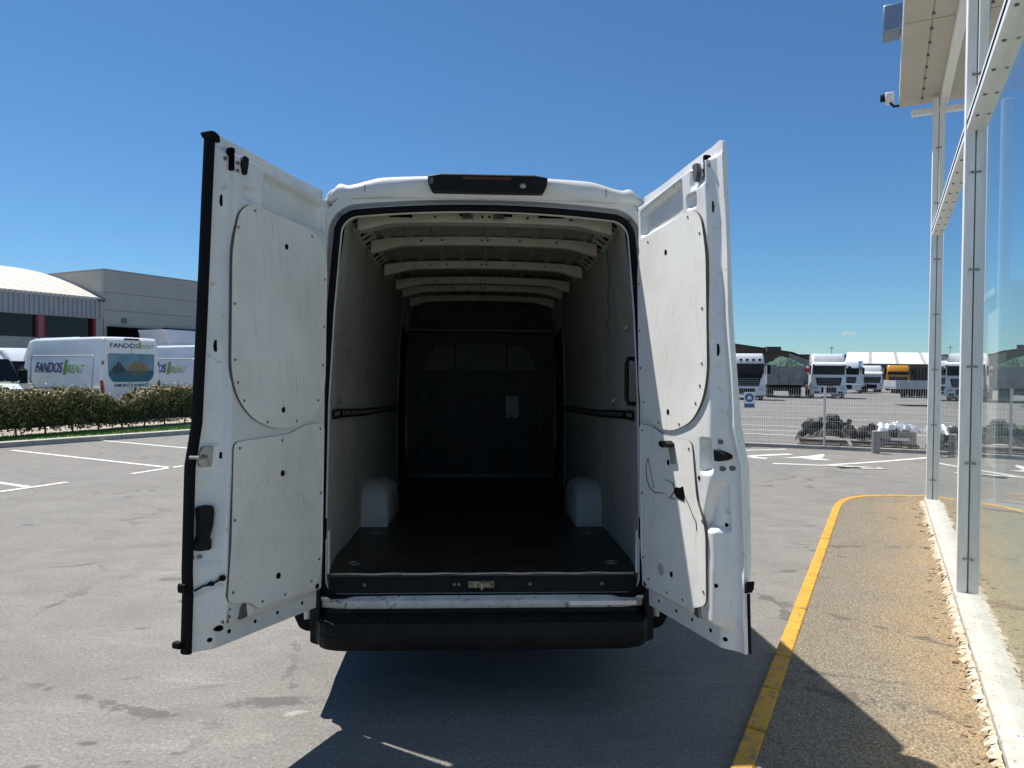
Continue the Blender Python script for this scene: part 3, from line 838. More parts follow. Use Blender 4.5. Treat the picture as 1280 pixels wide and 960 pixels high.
bows = [bow(.22, 2.655, .05, .10, .035), bow(1.02, 2.695, .055), bow(1.88, 2.69, .06), bow(2.72, 2.70, .06), bow(3.30, 2.715, .06), bow(4.15, 2.73, .06)]
# roof latch catches
for x in (-.105, .075):
    c_ = MB().box(x - .03, x + .03, .19, .214, 2.664, 2.695).build('roof_catch', M['steel'], VAN, bevel=.004)
    MB().tube([(x - .018, .20, 2.672), (x - .018, .17, 2.660), (x + .018, .17, 2.660), (x + .018, .20, 2.672)], .005, 6).build('catch_loop', M['steel'], c_)
for x0, x1 in ((-.15, -.09), (.085, .15), (-.55, -.42), (.30, .45)):
    MB().box(x0, x1, .206, .214, 2.688 + crown(x0) * .55, 2.703 + crown(x0) * .55).build('roof_slot', M['void'], VAN)
# bulkhead
bh = MB().box(-.89, .89, 4.90, 4.96, .69, 2.85).build('bulkhead', M['bulkhead'], VAN)
shelf = MB().box(-.90, .86, 4.72, 4.90, 2.43, 2.47).build('bulkhead_shelf', mat('shelf_grey', (.10, .10, .10), .5), VAN, bevel=.01)
for x0, x1 in ((-.70, -.33), (-.31, .30), (.32, .68)):
    MB().prism(rpoly([(x0, 1.98), (x1, 1.98), (x1, 2.30), (x0, 2.30)] if x0 > -.5 and x1 < .5 else ([(x0, 1.98), (x1, 1.98), (x1, 2.28), (x0 + .14, 2.28)] if x0 < 0 else [(x0, 1.98), (x1, 1.98), (x1 - .14, 2.28), (x0, 2.28)]), .02, 3),
               lambda a, b, t: (a, t, b), 4.865, 4.90).build('bulkhead_panel', mat('panel_grey', (.11, .11, .105), .6) if x0 < -.5 else bpy.data.materials['panel_grey'], bh, bevel=.006)
for z in (2.08, 2.20):
    MB().prism(rpoly([(-.26, z - .03), (.26, z - .03), (.26, z + .03), (-.26, z + .03)], .028, 4), lambda a, b, t: (a, t, b), 4.850, 4.866).build('pressed_rib', bpy.data.materials['panel_grey'], bh, bevel=.006)
for i in range(11):
    x = -.80 + i * .16
    MB().box(x - .045, x + .045, 4.885, 4.90, .86, 1.66).build('pressed_rib', M['bulkhead'], bh, bevel=.008)
MB().box(.30, .455, 4.868, 4.886, 1.40, 1.665).build('notice_sheet', mat('printed_notice', (.50, .50, .50), .7, col2=(.22, .22, .22), scale=34, stretch=(1, 1, 3), lo=.45, hi=.55), bh)
MB().box(-.86, .86, 4.70, 4.74, .69, .74).build('floor_stop', bpy.data.materials['shelf_grey'], VAN)
# wheel arches
for sx in (-1, 1):
    wb = MB(); rings = []
    pf = [(1.44, .70), (1.445, .84), (1.47, .91), (1.53, .97), (1.63, 1.01), (1.76, 1.025), (1.92, 1.025), (2.06, 1.0), (2.16, .94), (2.22, .86), (2.24, .70)]
    for x, k in ((.91, 1.0), (.83, .995), (.775, .97), (.735, .92), (.71, .84), (.70, .74), (.695, .60)):
        rings.append([(sx * x, 1.84 + (y - 1.84) * (.94 + .06 * k), .70 + (z - .70) * (k if z > .8 else 1) - (0)) for (y, z) in pf])
    wb.loft(rings, closed_ring=False)
    n_ = len(wb.v) - len(pf); wb.f.append(tuple(range(n_, n_ + len(pf))))
    wb.build('wheel_arch', M['arch'], VAN, smooth=True, angle=50)
    # lashing rings on the floor
    for y in (.28, 1.15):
        MB().tube([(sx * .74 + .035 * math.cos(t), y + .035 * math.sin(t), .702) for t in [2 * math.pi * k / 14 for k in range(14)]], .005, 6, closed=True).build('lashing_ring', M['steel'], VAN)
# strap hanging in the right corner, grab handle
MB().tube([(.775, .66, 2.60), (.80, .68, 2.40), (.79, .70, 2.30), (.805, .72, 2.22)], .006, 5).build('strap_cord', M['strap'], VAN)
stp = MB()
for i in range(8):
    z = 2.22 - i * .02
    stp.quad((.80 + .008 * math.sin(i), .70 + .004 * i - .016, z), (.80 + .008 * math.sin(i), .70 + .004 * i + .016, z), (.80 + .008 * math.sin(i + 1), .704 + .004 * i + .014, z - .02), (.80 + .008 * math.sin(i + 1), .704 + .004 * i - .018, z - .02))
so2 = stp.build('strap_tail', M['strap'], VAN); so2.modifiers.new('t', 'SOLIDIFY').thickness = .003
MB().tube([(.838, .10, 1.86), (.80, .085, 1.86), (.79, .085, 1.83), (.79, .085, 1.64), (.80, .085, 1.61), (.838, .10, 1.61)], .013, 8).build('grab_handle', M['plastic'], VAN, smooth=True)
for sx in (-1, 1):   # bright worn edge at the foot of the pillars
    MB().tube([(sx * (hw(z) - .004), .05, z) for z in (.69, .75, .82, .88, .93)], .007, 6).build('pillar_edge', M['paint'], VAN)
# wall lashing eyes
for (sx, y, z) in ((-1, .45, 2.02), (-1, .75, 1.92), (-1, 1.55, 1.85), (1, .32, 2.05), (1, .9, 1.62), (-1, .4, 1.62)):
    MB().tube([(sx * (wx(y, z) - .012), y - .012, z + .02), (sx * (wx(y, z) - .03), y, z), (sx * (wx(y, z) - .012), y + .012, z - .02)], .005, 5).build('lashing_eye', M['steel'], VAN)

# ---- rear doors
TH = {-1: R(27.0), 1: R(14.5)}
DTILT = {-1: .004, 1: .012}
DHX = {-1: .876, 1: .872}
def free_bulge(z):
    return interp([(.54, .050), (.80, .046), (.90, .052), (1.34, .052), (1.52, .018), (2.0, .004), (2.5, -.006), (2.85, -.015)], z)
def D(side, u, z, t):
    th = TH[side]
    du = Vector((side * math.sin(th), -math.cos(th), 0)); dn = Vector((side * math.cos(th), math.sin(th), 0))
    base = Vector((side * (DHX[side] + (1.6 - z) * DTILT[side]), -.045, 0))
    n = free_bulge(z) * sm(.67, .77, u) - t
    p = base + du * u + dn * n
    p.z = z
    return p
def z_top(u): return 2.752 + .062 * sm(0, 1, u / .80)
def z_bot(u): return .548 + .0 * u
def box_mask(u, z, u0, u1, z0, z1, s=.02):
    return sm(u0 - s, u0 + s, u) * (1 - sm(u1 - s, u1 + s, u)) * sm(z0 - s, z0 + s, z) * (1 - sm(z1 - s, z1 + s, z))
def depth(side, u, z):
    W = .785
    zt = z_top(u)
    t = .052
    e = sm(.0, .028, u)                                        # hinge side
    wf = .665 if side < 0 else .695
    f = 1 - .55 * sm(wf, wf + .022, u) - .45 * min(1, max(0, (u - wf - .022) / (.745 - wf - .022)))                                    # free side bevel
    tp = 1 - sm(zt - .075, zt - .050, z)
    bt = sm(.628, .668 - .0, z)
    t *= min(e, tp) * bt * (.10 + .90 * f)
    # deep side groove seen near the free edge
    sl = (u - .06) / .42
    zlo, zhi = 2.515 + .02 * sl, 2.640 + .055 * sl
    m = sm(.045, .075, u) * (1 - sm(.468, .50, u)) * sm(zlo - .014, zlo + .014, z) * (1 - sm(zhi - .014, zhi + .014, z))
    t -= (.030 if side < 0 else .036) * m
    t -= (.016 if side < 0 else .024) * box_mask(u, z, .535, .612, 2.545, 2.60, .012)
    t -= .016 * box_mask(u, z, .575, .69, 2.635, 2.745, .016) * (1 if side > 0 else .3)
    # lower corner relief around the bottom of the plywood
    t -= .016 * sm(.50, .56, u) * (1 - sm(.64, .67, u)) * (1 - sm(.70, .735, z)) * bt
    if side > 0:
        t -= .042 * box_mask(u, z, .622, .690, 1.315, 1.455, .012)           # lock recess
        w_ = .10 * sm(1.05, 1.28, z) + .004
        zz = (z - 1.05) / .22
        if 1.0 < z < 1.30:
            t -= .038 * sm(.602 + .085 * min(1, max(0, zz)) - .012 - .0, .602 + .085 * max(0, min(1, zz)) + .0, u) * 0
        tri = sm(1.055, 1.085, z) * (1 - sm(1.255, 1.285, z))
        left = .700 - .085 * (1.27 - z) / .20
        t -= .040 * tri * sm(left - .010, left + .010, u) * (1 - sm(.716, .736, u))
    else:
        t += .016 * box_mask(u, z, .70, .765, 1.325, 1.43, .010)              # striker block
        t -= .010 * box_mask(u, z, .69, .75, .93, 1.27, .02)
        # lower crease
        t -= .012 * math.exp(-((z - (.80 + (.76 - u) * .45)) / .012) ** 2) * sm(.66, .69, u)
    t += .003 * math.sin(z * 9 + u * 3)
    return t
NU, NZ = 120, 330
def make_door(side):
    vv, ff = [], []
    W = .785
    def uz(i, j):
        s = i / NU; r_ = j / NZ
        u = W * s
        zt, zb = z_top(u), z_bot(u)
        if s > .97: zt -= .02 * ((s - .97) / .03) ** 2
        return u, zb + (zt - zb) * r_
    for j in range(NZ + 1):
        for i in range(NU + 1):
            u, z = uz(i, j); vv.append(D(side, u, z, depth(side, u, z)))
    nb = len(vv)
    for j in range(NZ + 1):
        for i in range(NU + 1):
            u, z = uz(i, j)
            e = min(sm(0, .05, u), 1 - sm(W - .04, W, u))
            vv.append(D(side, u, z, -.016 - .022 * e - .03 * e * sm(.5, 1.0, z) * (1 - sm(1.2, 2.2, z))))
    idx = lambda i, j: j * (NU + 1) + i
    for j in range(NZ):
        for i in range(NU):
            q = (idx(i, j), idx(i + 1, j), idx(i + 1, j + 1), idx(i, j + 1))
            ff.append(q); ff.append(tuple(nb + k for k in reversed(q)))
    bord = [(i, 0) for i in range(NU)] + [(NU, j) for j in range(NZ)] + [(i, NZ) for i in range(NU, 0, -1)] + [(0, j) for j in range(NZ, 0, -1)]
    for k in range(len(bord)):
        a = idx(*bord[k]); b_ = idx(*bord[(k + 1) % len(bord)])
        ff.append((a, nb + a, nb + b_, b_))
    mb = MB(); mb.v = [tuple(p) for p in vv]; mb.f = ff
    door = mb.build('rear_door', M['inner_paint'], VAN, smooth=True, angle=70)
    return door

M['ply_edge'] = mat('raw_plywood_edge', (.13, .105, .075), .8, col2=(.08, .065, .05), scale=30)
P1 = [(.690, 2.30), (.655, 2.475), (.585, 2.532), (.470, 2.520), (.139, 2.490), (.055, 2.43), (.034, 2.317), (.034, 1.723), (.050, 1.617), (.130, 1.525), (.294, 1.487), (.401, 1.487), (.545, 1.535), (.640, 1.630), (.680, 1.746)]
P2 = [(.655, 1.438), (.40, 1.452), (.300, 1.460), (.190, 1.497), (.036, 1.508), (.036, .836), (.050, .755), (.085, .680), (.489, .678), (.540, .722), (.672, .752), (.655, 1.0)]
P1R = [(u + (.016 if u > .5 else 0), z) for u, z in P1]
P2R = [(.560, 1.445), (.40, 1.452), (.300, 1.460), (.190, 1.497), (.036, 1.508), (.036, .836), (.050, .755), (.085, .680), (.489, .678), (.575, .700), (.660, .735), (.662, 1.04), (.645, 1.10), (.592, 1.19)]
def plate(side, poly, t0, t1, name, m, parent, rad=.05, bevel=.0015):
    pl = rpoly(poly, rad, 4)
    mb = MB(); n = len(pl)
    # fan through a centre line so that the thin sheet follows the door
    front = [D(side, u, z, t1) for u, z in pl]; back = [D(side, u, z, t0) for u, z in pl]
    mb.add(front + back, [tuple(range(n)), tuple(range(2 * n - 1, n - 1, -1))] + [(i, (i + 1) % n, n + (i + 1) % n, n + i) for i in range(n)])
    o = mb.build(name, m, parent)
    o.data.materials.append(M['ply_edge'])
    for p in o.data.polygons:
        if len(p.vertices) == 4: p.material_index = 1
    return o
def disc(side, u, z, t, r_, name, m, parent, depth_=.004, n=12, sc=(1, 1)):
    mb = MB(); a = [D(side, u + r_ * sc[0] * math.cos(2 * math.pi * k / n), z + r_ * sc[1] * math.sin(2 * math.pi * k / n), t) for k in range(n)]
    b_ = [D(side, u + r_ * sc[0] * math.cos(2 * math.pi * k / n), z + r_ * sc[1] * math.sin(2 * math.pi * k / n), t + depth_) for k in range(n)]
    mb.loft([a, b_], caps=True)
    return mb.build(name, m, parent)
def blob(side, poly, t0, t1, name, m, parent, bevel=.004, rad=.01):
    pl = rpoly(poly, rad, 3)
    return MB().prism(pl, lambda u, z, t: D(side, u, z, t), t0, t1).build(name, m, parent, bevel=bevel)
doors = {}
for side in (-1, 1):
    dr_ = make_door(side); doors[side] = dr_
    tt = .0535
    p1 = plate(side, P1 if side < 0 else P1R, .045, tt + .010, 'upper_panel', M['door_ply'], dr_, .06)
    p2 = plate(side, P2 if side < 0 else P2R, .045, tt + .010, 'lower_panel', M['door_ply'], dr_, .035)
    sc_ = MB()
    for (u, z) in ((.56, 2.50), (.16, 2.46), (.66, 2.40), (.67, 2.05), (.66, 1.80), (.055, 2.25), (.055, 2.0), (.06, 1.80), (.09, 1.62), (.25, 1.52), (.45, 1.52), (.60, 1.62), (.64, 1.70)):
        sc_.cyl(D(side, u, z, tt + .009), D(side, u, z, tt + .0125), .0065, n=8)
    sc_.build('screws', M['screw'], p1, kind='stuff')
    sc_ = MB()
    for (u, z) in ((.62 if side < 0 else .535, 1.41), (.35, 1.43), (.07, 1.475), (.058, 1.15), (.06, .82), (.12, .72), (.46, .705), (.64, .79), (.64, 1.1), (.31, .70)):
        sc_.cyl(D(side, u, z, tt + .009), D(side, u, z, tt + .0125), .0065, n=8)
    sc_.build('screws', M['screw'], p2, kind='stuff')
    for (u, z, pp) in ((.345, 2.37, p1), (.345, 1.575, p1), (.34, 1.275 if side < 0 else 1.33, p2), (.355, .80, p2)):
        disc(side, u, z, tt + .004, .0125, 'panel_hole', M['void'], pp, .0072, sc=(1.0, 1.15))
    # slots through the inner sheet
    for (u, z, ru, rz) in ((.715, 2.515, .011, .028), (.72, 1.86, .011, .028), (.012, 2.35, .008, .02), (.010, 2.09, .008, .014), (.010, 2.04, .008, .014)):
        t_ = depth(side, u, z)
        disc(side, u, z, t_ - .002, 1.0, 'drain_slot', M['void'], dr_, .0035, sc=(ru, rz))
    for (u, z, r_) in ((.60, .60, .010), (.44, .60, .009), (.29, .60, .009), (.11, .60, .009), (.70, .59, .010), (.06, .68, .014)):
        disc(side, u, z, depth(side, u, z) - .002, r_, 'sheet_hole', M['void'], dr_, .0035)
    # upper latch
    lat = blob(side, [(.60, 2.74), (.635, 2.745), (.645, 2.70), (.630, 2.655), (.612, 2.655), (.604, 2.70)], .030, .062, 'upper_latch', M['plastic'] if side < 0 else M['hole_ring'], dr_)
    blob(side, [(.672, 2.765), (.700, 2.765), (.706, 2.735), (.690, 2.725), (.690, 2.66), (.672, 2.66), (.676, 2.72)], .020, .048, 'latch_slot', M['void'], dr_)
    for (u, z) in ((.66, 2.70), (.66, 2.665), (.71, 2.71)):
        disc(side, u, z, depth(side, u, z) - .002, .009, 'latch_bolt', M['screw'], dr_, .008)
    # bottom latch
    blob(side, [(.535, .655), (.585, .650), (.575, .70), (.570, .745), (.552, .745), (.545, .70)], .030, .050, 'lower_latch', M['hole_ring'] if side < 0 else M['steel'], dr_)
    # outer hinge straps on the hinge edge
    for z in (2.02, .95):
        blob(side, [(-.012, z - .05), (.030, z - .05), (.030, z + .05), (-.012, z + .05)], -.030, -.004, 'hinge_leaf', M['rubber'], dr_)

# left door: black weather strip, striker, pull handle, cable
dl = doors[-1]
def edge_strip(side, zs, u0, u1, n0, n1, name, parent):
    rings = []
    for z in zs:
        k = .012 if .83 < z < .87 else 0
        rings.append([D(side, u0 + k * 0, z, n0), D(side, u1, z, n0 - .006), D(side, u1 + .006, z, (n0 + n1) / 2), D(side, u1, z, n1), D(side, u0, z, n1)])
    return MB().loft(rings, caps=True).build(name, M['rubber'], parent, smooth=True, angle=50)
zs = [.548 + (2.792 - .548) * i / 90 for i in range(91)]
edge_strip(-1, zs, .771, .788, .016, -.034, 'weather_strip', dl)
blob(-1, [(.745, 2.768), (.80, 2.785), (.812, 2.806), (.78, 2.812), (.750, 2.80)], -.034, .022, 'strip_end_block', M['rubber'], dl)
blob(-1, [(.79, .575), (.82, .575), (.82, .605), (.79, .605)], -.05, -.01, 'strip_end_block', M['rubber'], dl)
blob(-1, [(.786, .81), (.806, .81), (.806, .85), (.786, .85)], -.04, .0, 'strip_stop', M['rubber'], dl)
sk = blob(-1, [(.722, 1.335), (.765, 1.335), (.772, 1.36), (.772, 1.40), (.765, 1.425), (.722, 1.425)], .020, .036, 'striker_plate', M['steel'], dl)
MB().tube([D(-1, .745, 1.38, .034), D(-1, .765, 1.38, .055), D(-1, .80, 1.38, .055), D(-1, .815, 1.38, .02)], .0075, 8).build('striker_pin', M['steel'], sk, smooth=True)
disc(-1, .690, 1.382, depth(-1, .690, 1.382), .014, 'sheet_hole', M['void'], dl, .003)
hd = blob(-1, [(.765, 1.165), (.722, 1.175), (.715, 1.15), (.718, 1.09), (.728, 1.035), (.722, 1.03), (.722, .985), (.775, .985), (.775, 1.01), (.758, 1.04), (.758, 1.10)], .010, .045, 'pull_handle', M['plastic'], dl, .008, .012)
for u in (.735, .765): disc(-1, u, .955, depth(-1, u, .955), .009, 'handle_bolt', M['screw'], dl, .005)
MB().tube([D(-1, .765, .815, .012), D(-1, .735, .832, .02), D(-1, .71, .838, .03), D(-1, .685, .86, .045)], .005, 6).build('release_cable', M['rubber'], dl)
disc(-1, .685, .862, .045, .013, 'cable_grommet', M['rubber'], dl, .008); disc(-1, .715, .840, .028, .010, 'cable_grommet', M['rubber'], dl, .008)
for (u, z, r_) in ((.675, .668, .008), (.655, .665, .008), (.638, .68, .008), (.64, .715, .005)):
    disc(-1, u, z, depth(-1, u, z) - .001, r_, 'sheet_bolt', M['screw'], dl, .004)
blob(-1, [(.655, .628), (.690, .625), (.685, .652), (.665, .652)], .0, .03, 'lower_slot', M['void'], dl)

# right door: torn panel, handle, latch
drt = doors[1]
tt = .0535
blob(1, [(.30, 1.418), (.315, 1.434), (.375, 1.438), (.405, 1.424), (.402, 1.408), (.33, 1.402)], tt, tt + .045, 'pull_handle', M['plastic'], drt, .008, .01)
rec = plate(1, [(.345, 1.405), (.405, 1.41), (.415, 1.33), (.365, 1.325)], tt + .006, tt + .0115, 'handle_recess', mat('recess_grey', (.30, .30, .29), .6), drt, .01)
tear = [(.385, 1.205), (.415, 1.222), (.45, 1.222), (.478, 1.234), (.490, 1.20), (.488, 1.165), (.455, 1.168), (.42, 1.172), (.40, 1.190)]
plate(1, tear, tt + .004, tt + .0120, 'torn_hole', M['void'], drt, .004)
fl_ = plate(1, [(.30, 1.245), (.39, 1.238), (.405, 1.205), (.36, 1.165), (.30, 1.182)], tt + .002, tt + .017, 'torn_flap', M['door_ply'], drt, .01)
for pts, r_ in (([(.13, 1.335), (.105, 1.29), (.115, 1.225), (.145, 1.185), (.20, 1.17), (.30, 1.178)], .0018), ([(.13, 1.335), (.165, 1.25), (.19, 1.19)], .0014),
                ([(.49, 1.19), (.53, 1.15), (.56, 1.11), (.585, 1.09), (.592, 1.05)], .0020), ([(.30, 1.178), (.36, 1.16), (.40, 1.165)], .002)):
    MB().tube([D(1, u, z, tt + .0100) for u, z in pts], r_, 5).build('panel_crack', M['void'], drt)
lt = blob(1, [(.698, 1.418), (.716, 1.418), (.742, 1.402), (.750, 1.39), (.742, 1.376), (.716, 1.366), (.698, 1.368)], .0, .048, 'door_lock', M['plastic'], drt, .006)
for (u, z) in ((.718, 1.452), (.718, 1.335), (.742, 1.338)):
    disc(1, u, z, depth(1, u, z) - .002, .011, 'lock_bolt', M['hole_ring'], drt, .008)
for (u, z) in ((.675, 1.40), (.68, 1.345), (.605, 1.285), (.705, 1.09), (.70, .83)):
    disc(1, u, z, depth(1, u, z) - .0015, .009, 'sheet_hole', M['void'], drt, .004)
blob(1, [(.778, .85), (.802, .868), (.800, .832), (.784, .81)], -.04, -.004, 'strip_stop', M['rubber'], drt, .003, .004)
edge_strip(1, [.548 + .26 * i / 12 for i in range(13)], .778, .784, -.014, -.034, 'weather_strip', drt)
disc(1, .25, .80, tt + .0090, .03, 'panel_ring', mat('ring_scuff', (.45, .44, .42), .5), drt, .0015)

# the rear face of the van leans forward towards the roof
def lean_forward(o):
    for ch in o.children:
        if ch.type == 'MESH':
            for v in ch.data.vertices:
                x, y, z = v.co
                zz = max(0.0, z - .9)
                w = 1 - sm(.25, 1.6, y)
                v.co = (x * (1 + .020 * zz * w), y + .088 * zz * w, z + .024 * zz * w)
        lean_forward(ch)
lean_forward(VAN)
# ================================================================== lettering helper
def lettering(text, w, h, mtx, m, parent, name, shear=0.0, bold=0.0, depth=0.003):
    cu = bpy.data.curves.new(name, 'FONT'); cu.body = text; cu.shear = shear; cu.offset = bold; cu.extrude = 0.0; cu.resolution_u = 3
    o = link(bpy.data.objects.new(name, cu))
    dg = bpy.context.evaluated_depsgraph_get()
    me = bpy.data.meshes.new_from_object(o.evaluated_get(dg))
    bpy.data.objects.remove(o)
    xs = [v.co.x for v in me.vertices]; ys = [v.co.y for v in me.vertices]
    x0, x1, y0, y1 = min(xs), max(xs), min(ys), max(ys)
    for v in me.vertices:
        v.co = mtx @ Vector(((v.co.x - x0) / (x1 - x0) * w, (v.co.y - y0) / (y1 - y0) * h, 0))
    me.materials.clear(); me.materials.append(m)
    o = link(bpy.data.objects.new(name, me)); o.parent = parent
    s_ = o.modifiers.new('t', 'SOLIDIFY'); s_.thickness = depth; s_.offset = 0
    return o
def frame(o_, X, Y):
    X, Y = Vector(X), Vector(Y); Z = X.cross(Y)
    return Matrix(((X.x, Y.x, Z.x, o_[0]), (X.y, Y.y, Z.y, o_[1]), (X.z, Y.z, Z.z, o_[2]), (0, 0, 0, 1)))
M['navy'] = mat('navy_vinyl', (0.035, 0.035, 0.14), 0.4)
M['green'] = mat('green_vinyl', (0.17, 0.36, 0.04), 0.4)
M['fleet'] = mat('fleet_white_paint', (0.86, 0.87, 0.88), 0.25, coat=0.6, col2=(0.80, 0.81, 0.82), scale=2)
M['crease_shade'] = mat('crease_shade_grey', (0.40, 0.42, 0.45), 0.4)  # grey painted in for the shadow line along the white body's pressing
M['chrome_grey'] = mat('grey_trim', (0.2, 0.2, 0.21), 0.4)

# ================================================================== fleet vans
def fsec(y, w, zt, zb, rt, lean):
    half = [(w * .96, zb), (w, zb + .2), (w + .015, zb + .55), (w, 1.35 if zt > 1.6 else zb + (zt - zb) * .6), (w - lean * .5, zb + (zt - zb) * .75), (w - lean, zt - rt)]
    for k in range(1, 6):
        t = math.pi / 2 * k / 5; half.append((w - lean - rt * .8 * (1 - math.cos(t)), zt - rt + rt * math.sin(t)))
    half.append((w * .4, zt + .012)); half.append((0.02, zt + .018))
    return [(x, y, z) for x, z in half] + [(-x, y, z) for x, z in reversed(half)]
def fleet_van(name, loc, rz, label, letters=True, mat_body=None, H=2.66):
    t = empty(name, loc, rz, label, 'van', 'white vans parked behind the hedge')
    b_ = MB()
    secs_ = [fsec(.0, .96, H - .10, .42, .10, .10), fsec(.05, 1.0, H - .04, .38, .10, .09), fsec(.16, 1.02, H, .36, .10, .09), fsec(4.2, 1.02, H, .36, .10, .09), fsec(4.55, 1.02, H - .06, .36, .12, .10),
             fsec(4.95, 1.01, H - .38, .36, .22, .14), fsec(5.35, .99, H - .95, .36, .22, .14), fsec(5.62, .97, 1.28, .36, .12, .06), fsec(5.95, .92, 1.12, .36, .10, .05), fsec(6.05, .86, .90, .40, .10, .04)]
    b_.loft(secs_, closed_ring=False)
    n = len(secs_[0]); m_ = len(secs_)
    b_.f.append(tuple(range(n))); b_.f.append(tuple((m_ - 1) * n + k for k in range(n - 1, -1, -1)))
    body_ = b_.build('body', mat_body or M['fleet'], t, smooth=True, angle=24)
    for sx in (-1, 1):
        # cab side window, mirror, side pressing, wheels, tail lamps
        MB().prism(rpoly([(4.45, 1.36), (5.42, 1.34), (5.05, 1.98), (4.5, 2.05)], .05, 3), lambda a, b, tt_: (sx * (1.035 - .11 * max(0, b - 1.35) / .9 + tt_), a, b), -.04, .006).build('side_window', M['vglass'], t)
        MB().box(sx * 1.20 - .11, sx * 1.20 + .11, 5.10, 5.22, 1.28, 1.72).build('wing_mirror', M['plastic'], t, bevel=.03)
        MB().box(sx * 1.08 - .06, sx * 1.08 + .06, 5.14, 5.19, 1.34, 1.40).build('mirror_arm', M['plastic'], t)
        out = rpoly([(.42, 1.12), (3.95, 1.12), (4.25, 1.35), (4.25, 2.18), (.42, 2.18)], .12, 5)
        MB().tube([(sx * (1.034 - .062 * sm(1.3, 2.15, z)), y, z) for y, z in out], .022, 6, closed=True).build('side_pressing', M['crease_shade'], t, smooth=True)
        MB().box(sx * 1.034 - .012, sx * 1.034 + .012, .3, 4.2, .72, .82).build('rub_strip', M['plastic'], t, bevel=.008)
        wheel('wheel', t, (sx * .90, 1.15, .34), .34); wheel('wheel', t, (sx * .90, 5.05, .34), .34)
        MB().prism(rpoly([(sx * .86, .98), (sx * .985, .98), (sx * 1.0, 1.40), (sx * .93, 1.40)], .03, 3), lambda a, b, tt_: (a, tt_, b), -.015, .10).build('tail_light', M['tail_red'], t, bevel=.01)
        for z in (1.95, 1.05):
            MB().box(sx * .93 - .03, sx * .93 + .03, -.018, .03, z - .06, z + .06).build('door_hinge', M['chrome_grey'], t, bevel=.008)
    MB().prism([(-.80, 2.05), (.80, 2.05), (.86, 1.35), (-.86, 1.35)], lambda a, b, tt_: (a, 5.60 - (b - 1.30) * .66 + tt_, b), -.02, .012).build('windscreen', M['vglass'], t)
    MB().box(-.72, .72, 6.0, 6.075, .62, .86).build('grille', M['plastic'], t, bevel=.02)
    for sx in (-1, 1): MB().box(sx * .76 - .13, sx * .76 + .13, 5.90, 6.02, .88, 1.06).build('headlight', mat('lamp_clear', (.5, .5, .52), .1, coat=.5) if 'lamp_clear' not in bpy.data.materials else bpy.data.materials['lamp_clear'], t, bevel=.03)
    MB().box(-.93, .93, -.09, .08, .36, .55).build('rear_bumper', M['plastic'], t, bevel=.03)
    MB().box(-.004, .004, -.004, .02, .60, H - .14).build('door_seam', M['void'], t)
    MB().prism(rpoly([(-.28, H - .085), (.28, H - .085), (.22, H - .02), (-.22, H - .02)], .01, 2), lambda a, b, tt_: (a, tt_, b), -.03, .06).build('high_brake_lamp', M['red_lens'], t, bevel=.008)
    MB().box(.09, .15, -.03, .02, .98, 1.16).build('door_handle', M['plastic'], t, bevel=.01)
    if letters:
        fx = lambda y, z: frame((-1.052 + .05 * (z - 1.3), y, z), (0, -1, 0), (.085, 0, 1))
        lettering('FANDOS', 1.72, .36, fx(3.92, 1.62), M['navy'], t, 'lettering', .22, .018)
        MB().prism([(2.14, 1.56), (2.00, 1.56), (1.92, 2.05), (2.06, 2.05)], lambda a, b, tt_: (-1.040 + .085 * (b - 1.62) + tt_, a, b), -.004, .004).build('logo_bar', M['green'], t)
        lettering('RENT', 1.02, .27, fx(1.92, 1.62), M['green'], t, 'lettering', .24, -.004)
        lettering('FANDOS', .92, .155, frame((-.70, -.006, H - .34), (1, 0, 0), (0, .05, 1)), M['navy'], t, 'lettering', .0, .02)
        MB().prism([(.245, H - .36), (.305, H - .36), (.305, H - .14), (.245, H - .14)], lambda a, b, tt_: (a, tt_, b), -.012, .0).build('logo_bar', M['green'], t)
        lettering('RENT', .44, .125, frame((.33, -.006, H - .34), (1, 0, 0), (0, .05, 1)), M['green'], t, 'lettering', .15, -.004)
        lettering('AMUNT I AVANT', 1.16, .105, frame((-.58, -.008, 1.19), (1, 0, 0), (0, 0, 1)), M['navy'], t, 'lettering', .0, .012)
        pane_ = rpoly([(-.78, 2.26), (-.76, 1.55), (-.62, 1.34), (.62, 1.34), (.76, 1.55), (.78, 2.26)], .08, 4)
        pic = MB().prism(pane_, lambda a, b, tt_: (a, tt_, b), -.010, .01).build('picture_panel', mat('printed_sky', (.10, .22, .32), .3, col2=(.22, .36, .44), scale=2) if 'printed_sky' not in bpy.data.materials else bpy.data.materials['printed_sky'], t)
        def pm(nm, c): return bpy.data.materials[nm] if nm in bpy.data.materials else mat(nm, c, .35, col2=tuple(k * .6 for k in c), scale=9)
        MB().prism(rpoly([(-.75, 1.72), (-.73, 1.56), (-.60, 1.37), (.60, 1.37), (.73, 1.56), (.75, 1.72)], .05, 3), lambda a, b, tt_: (a, tt_, b), -.013, -.009).build('printed_water', pm('printed_water', (.03, .16, .24)), pic)
        MB().prism([(-.02 + .36 * math.cos(math.pi * k / 14) + .22, 1.73 + .27 * math.sin(math.pi * k / 14)) for k in range(15)], lambda a, b, tt_: (a, tt_, b), -.015, -.009).build('printed_dome', pm('printed_tan', (.34, .27, .13)), pic)
        MB().prism([(.20 + .33 * math.cos(math.pi * k / 14), 1.715 - .17 * math.sin(math.pi * k / 14)) for k in range(15)], lambda a, b, tt_: (a, tt_, b), -.0155, -.009).build('printed_reflection', pm('printed_olive', (.15, .16, .10)), pic)
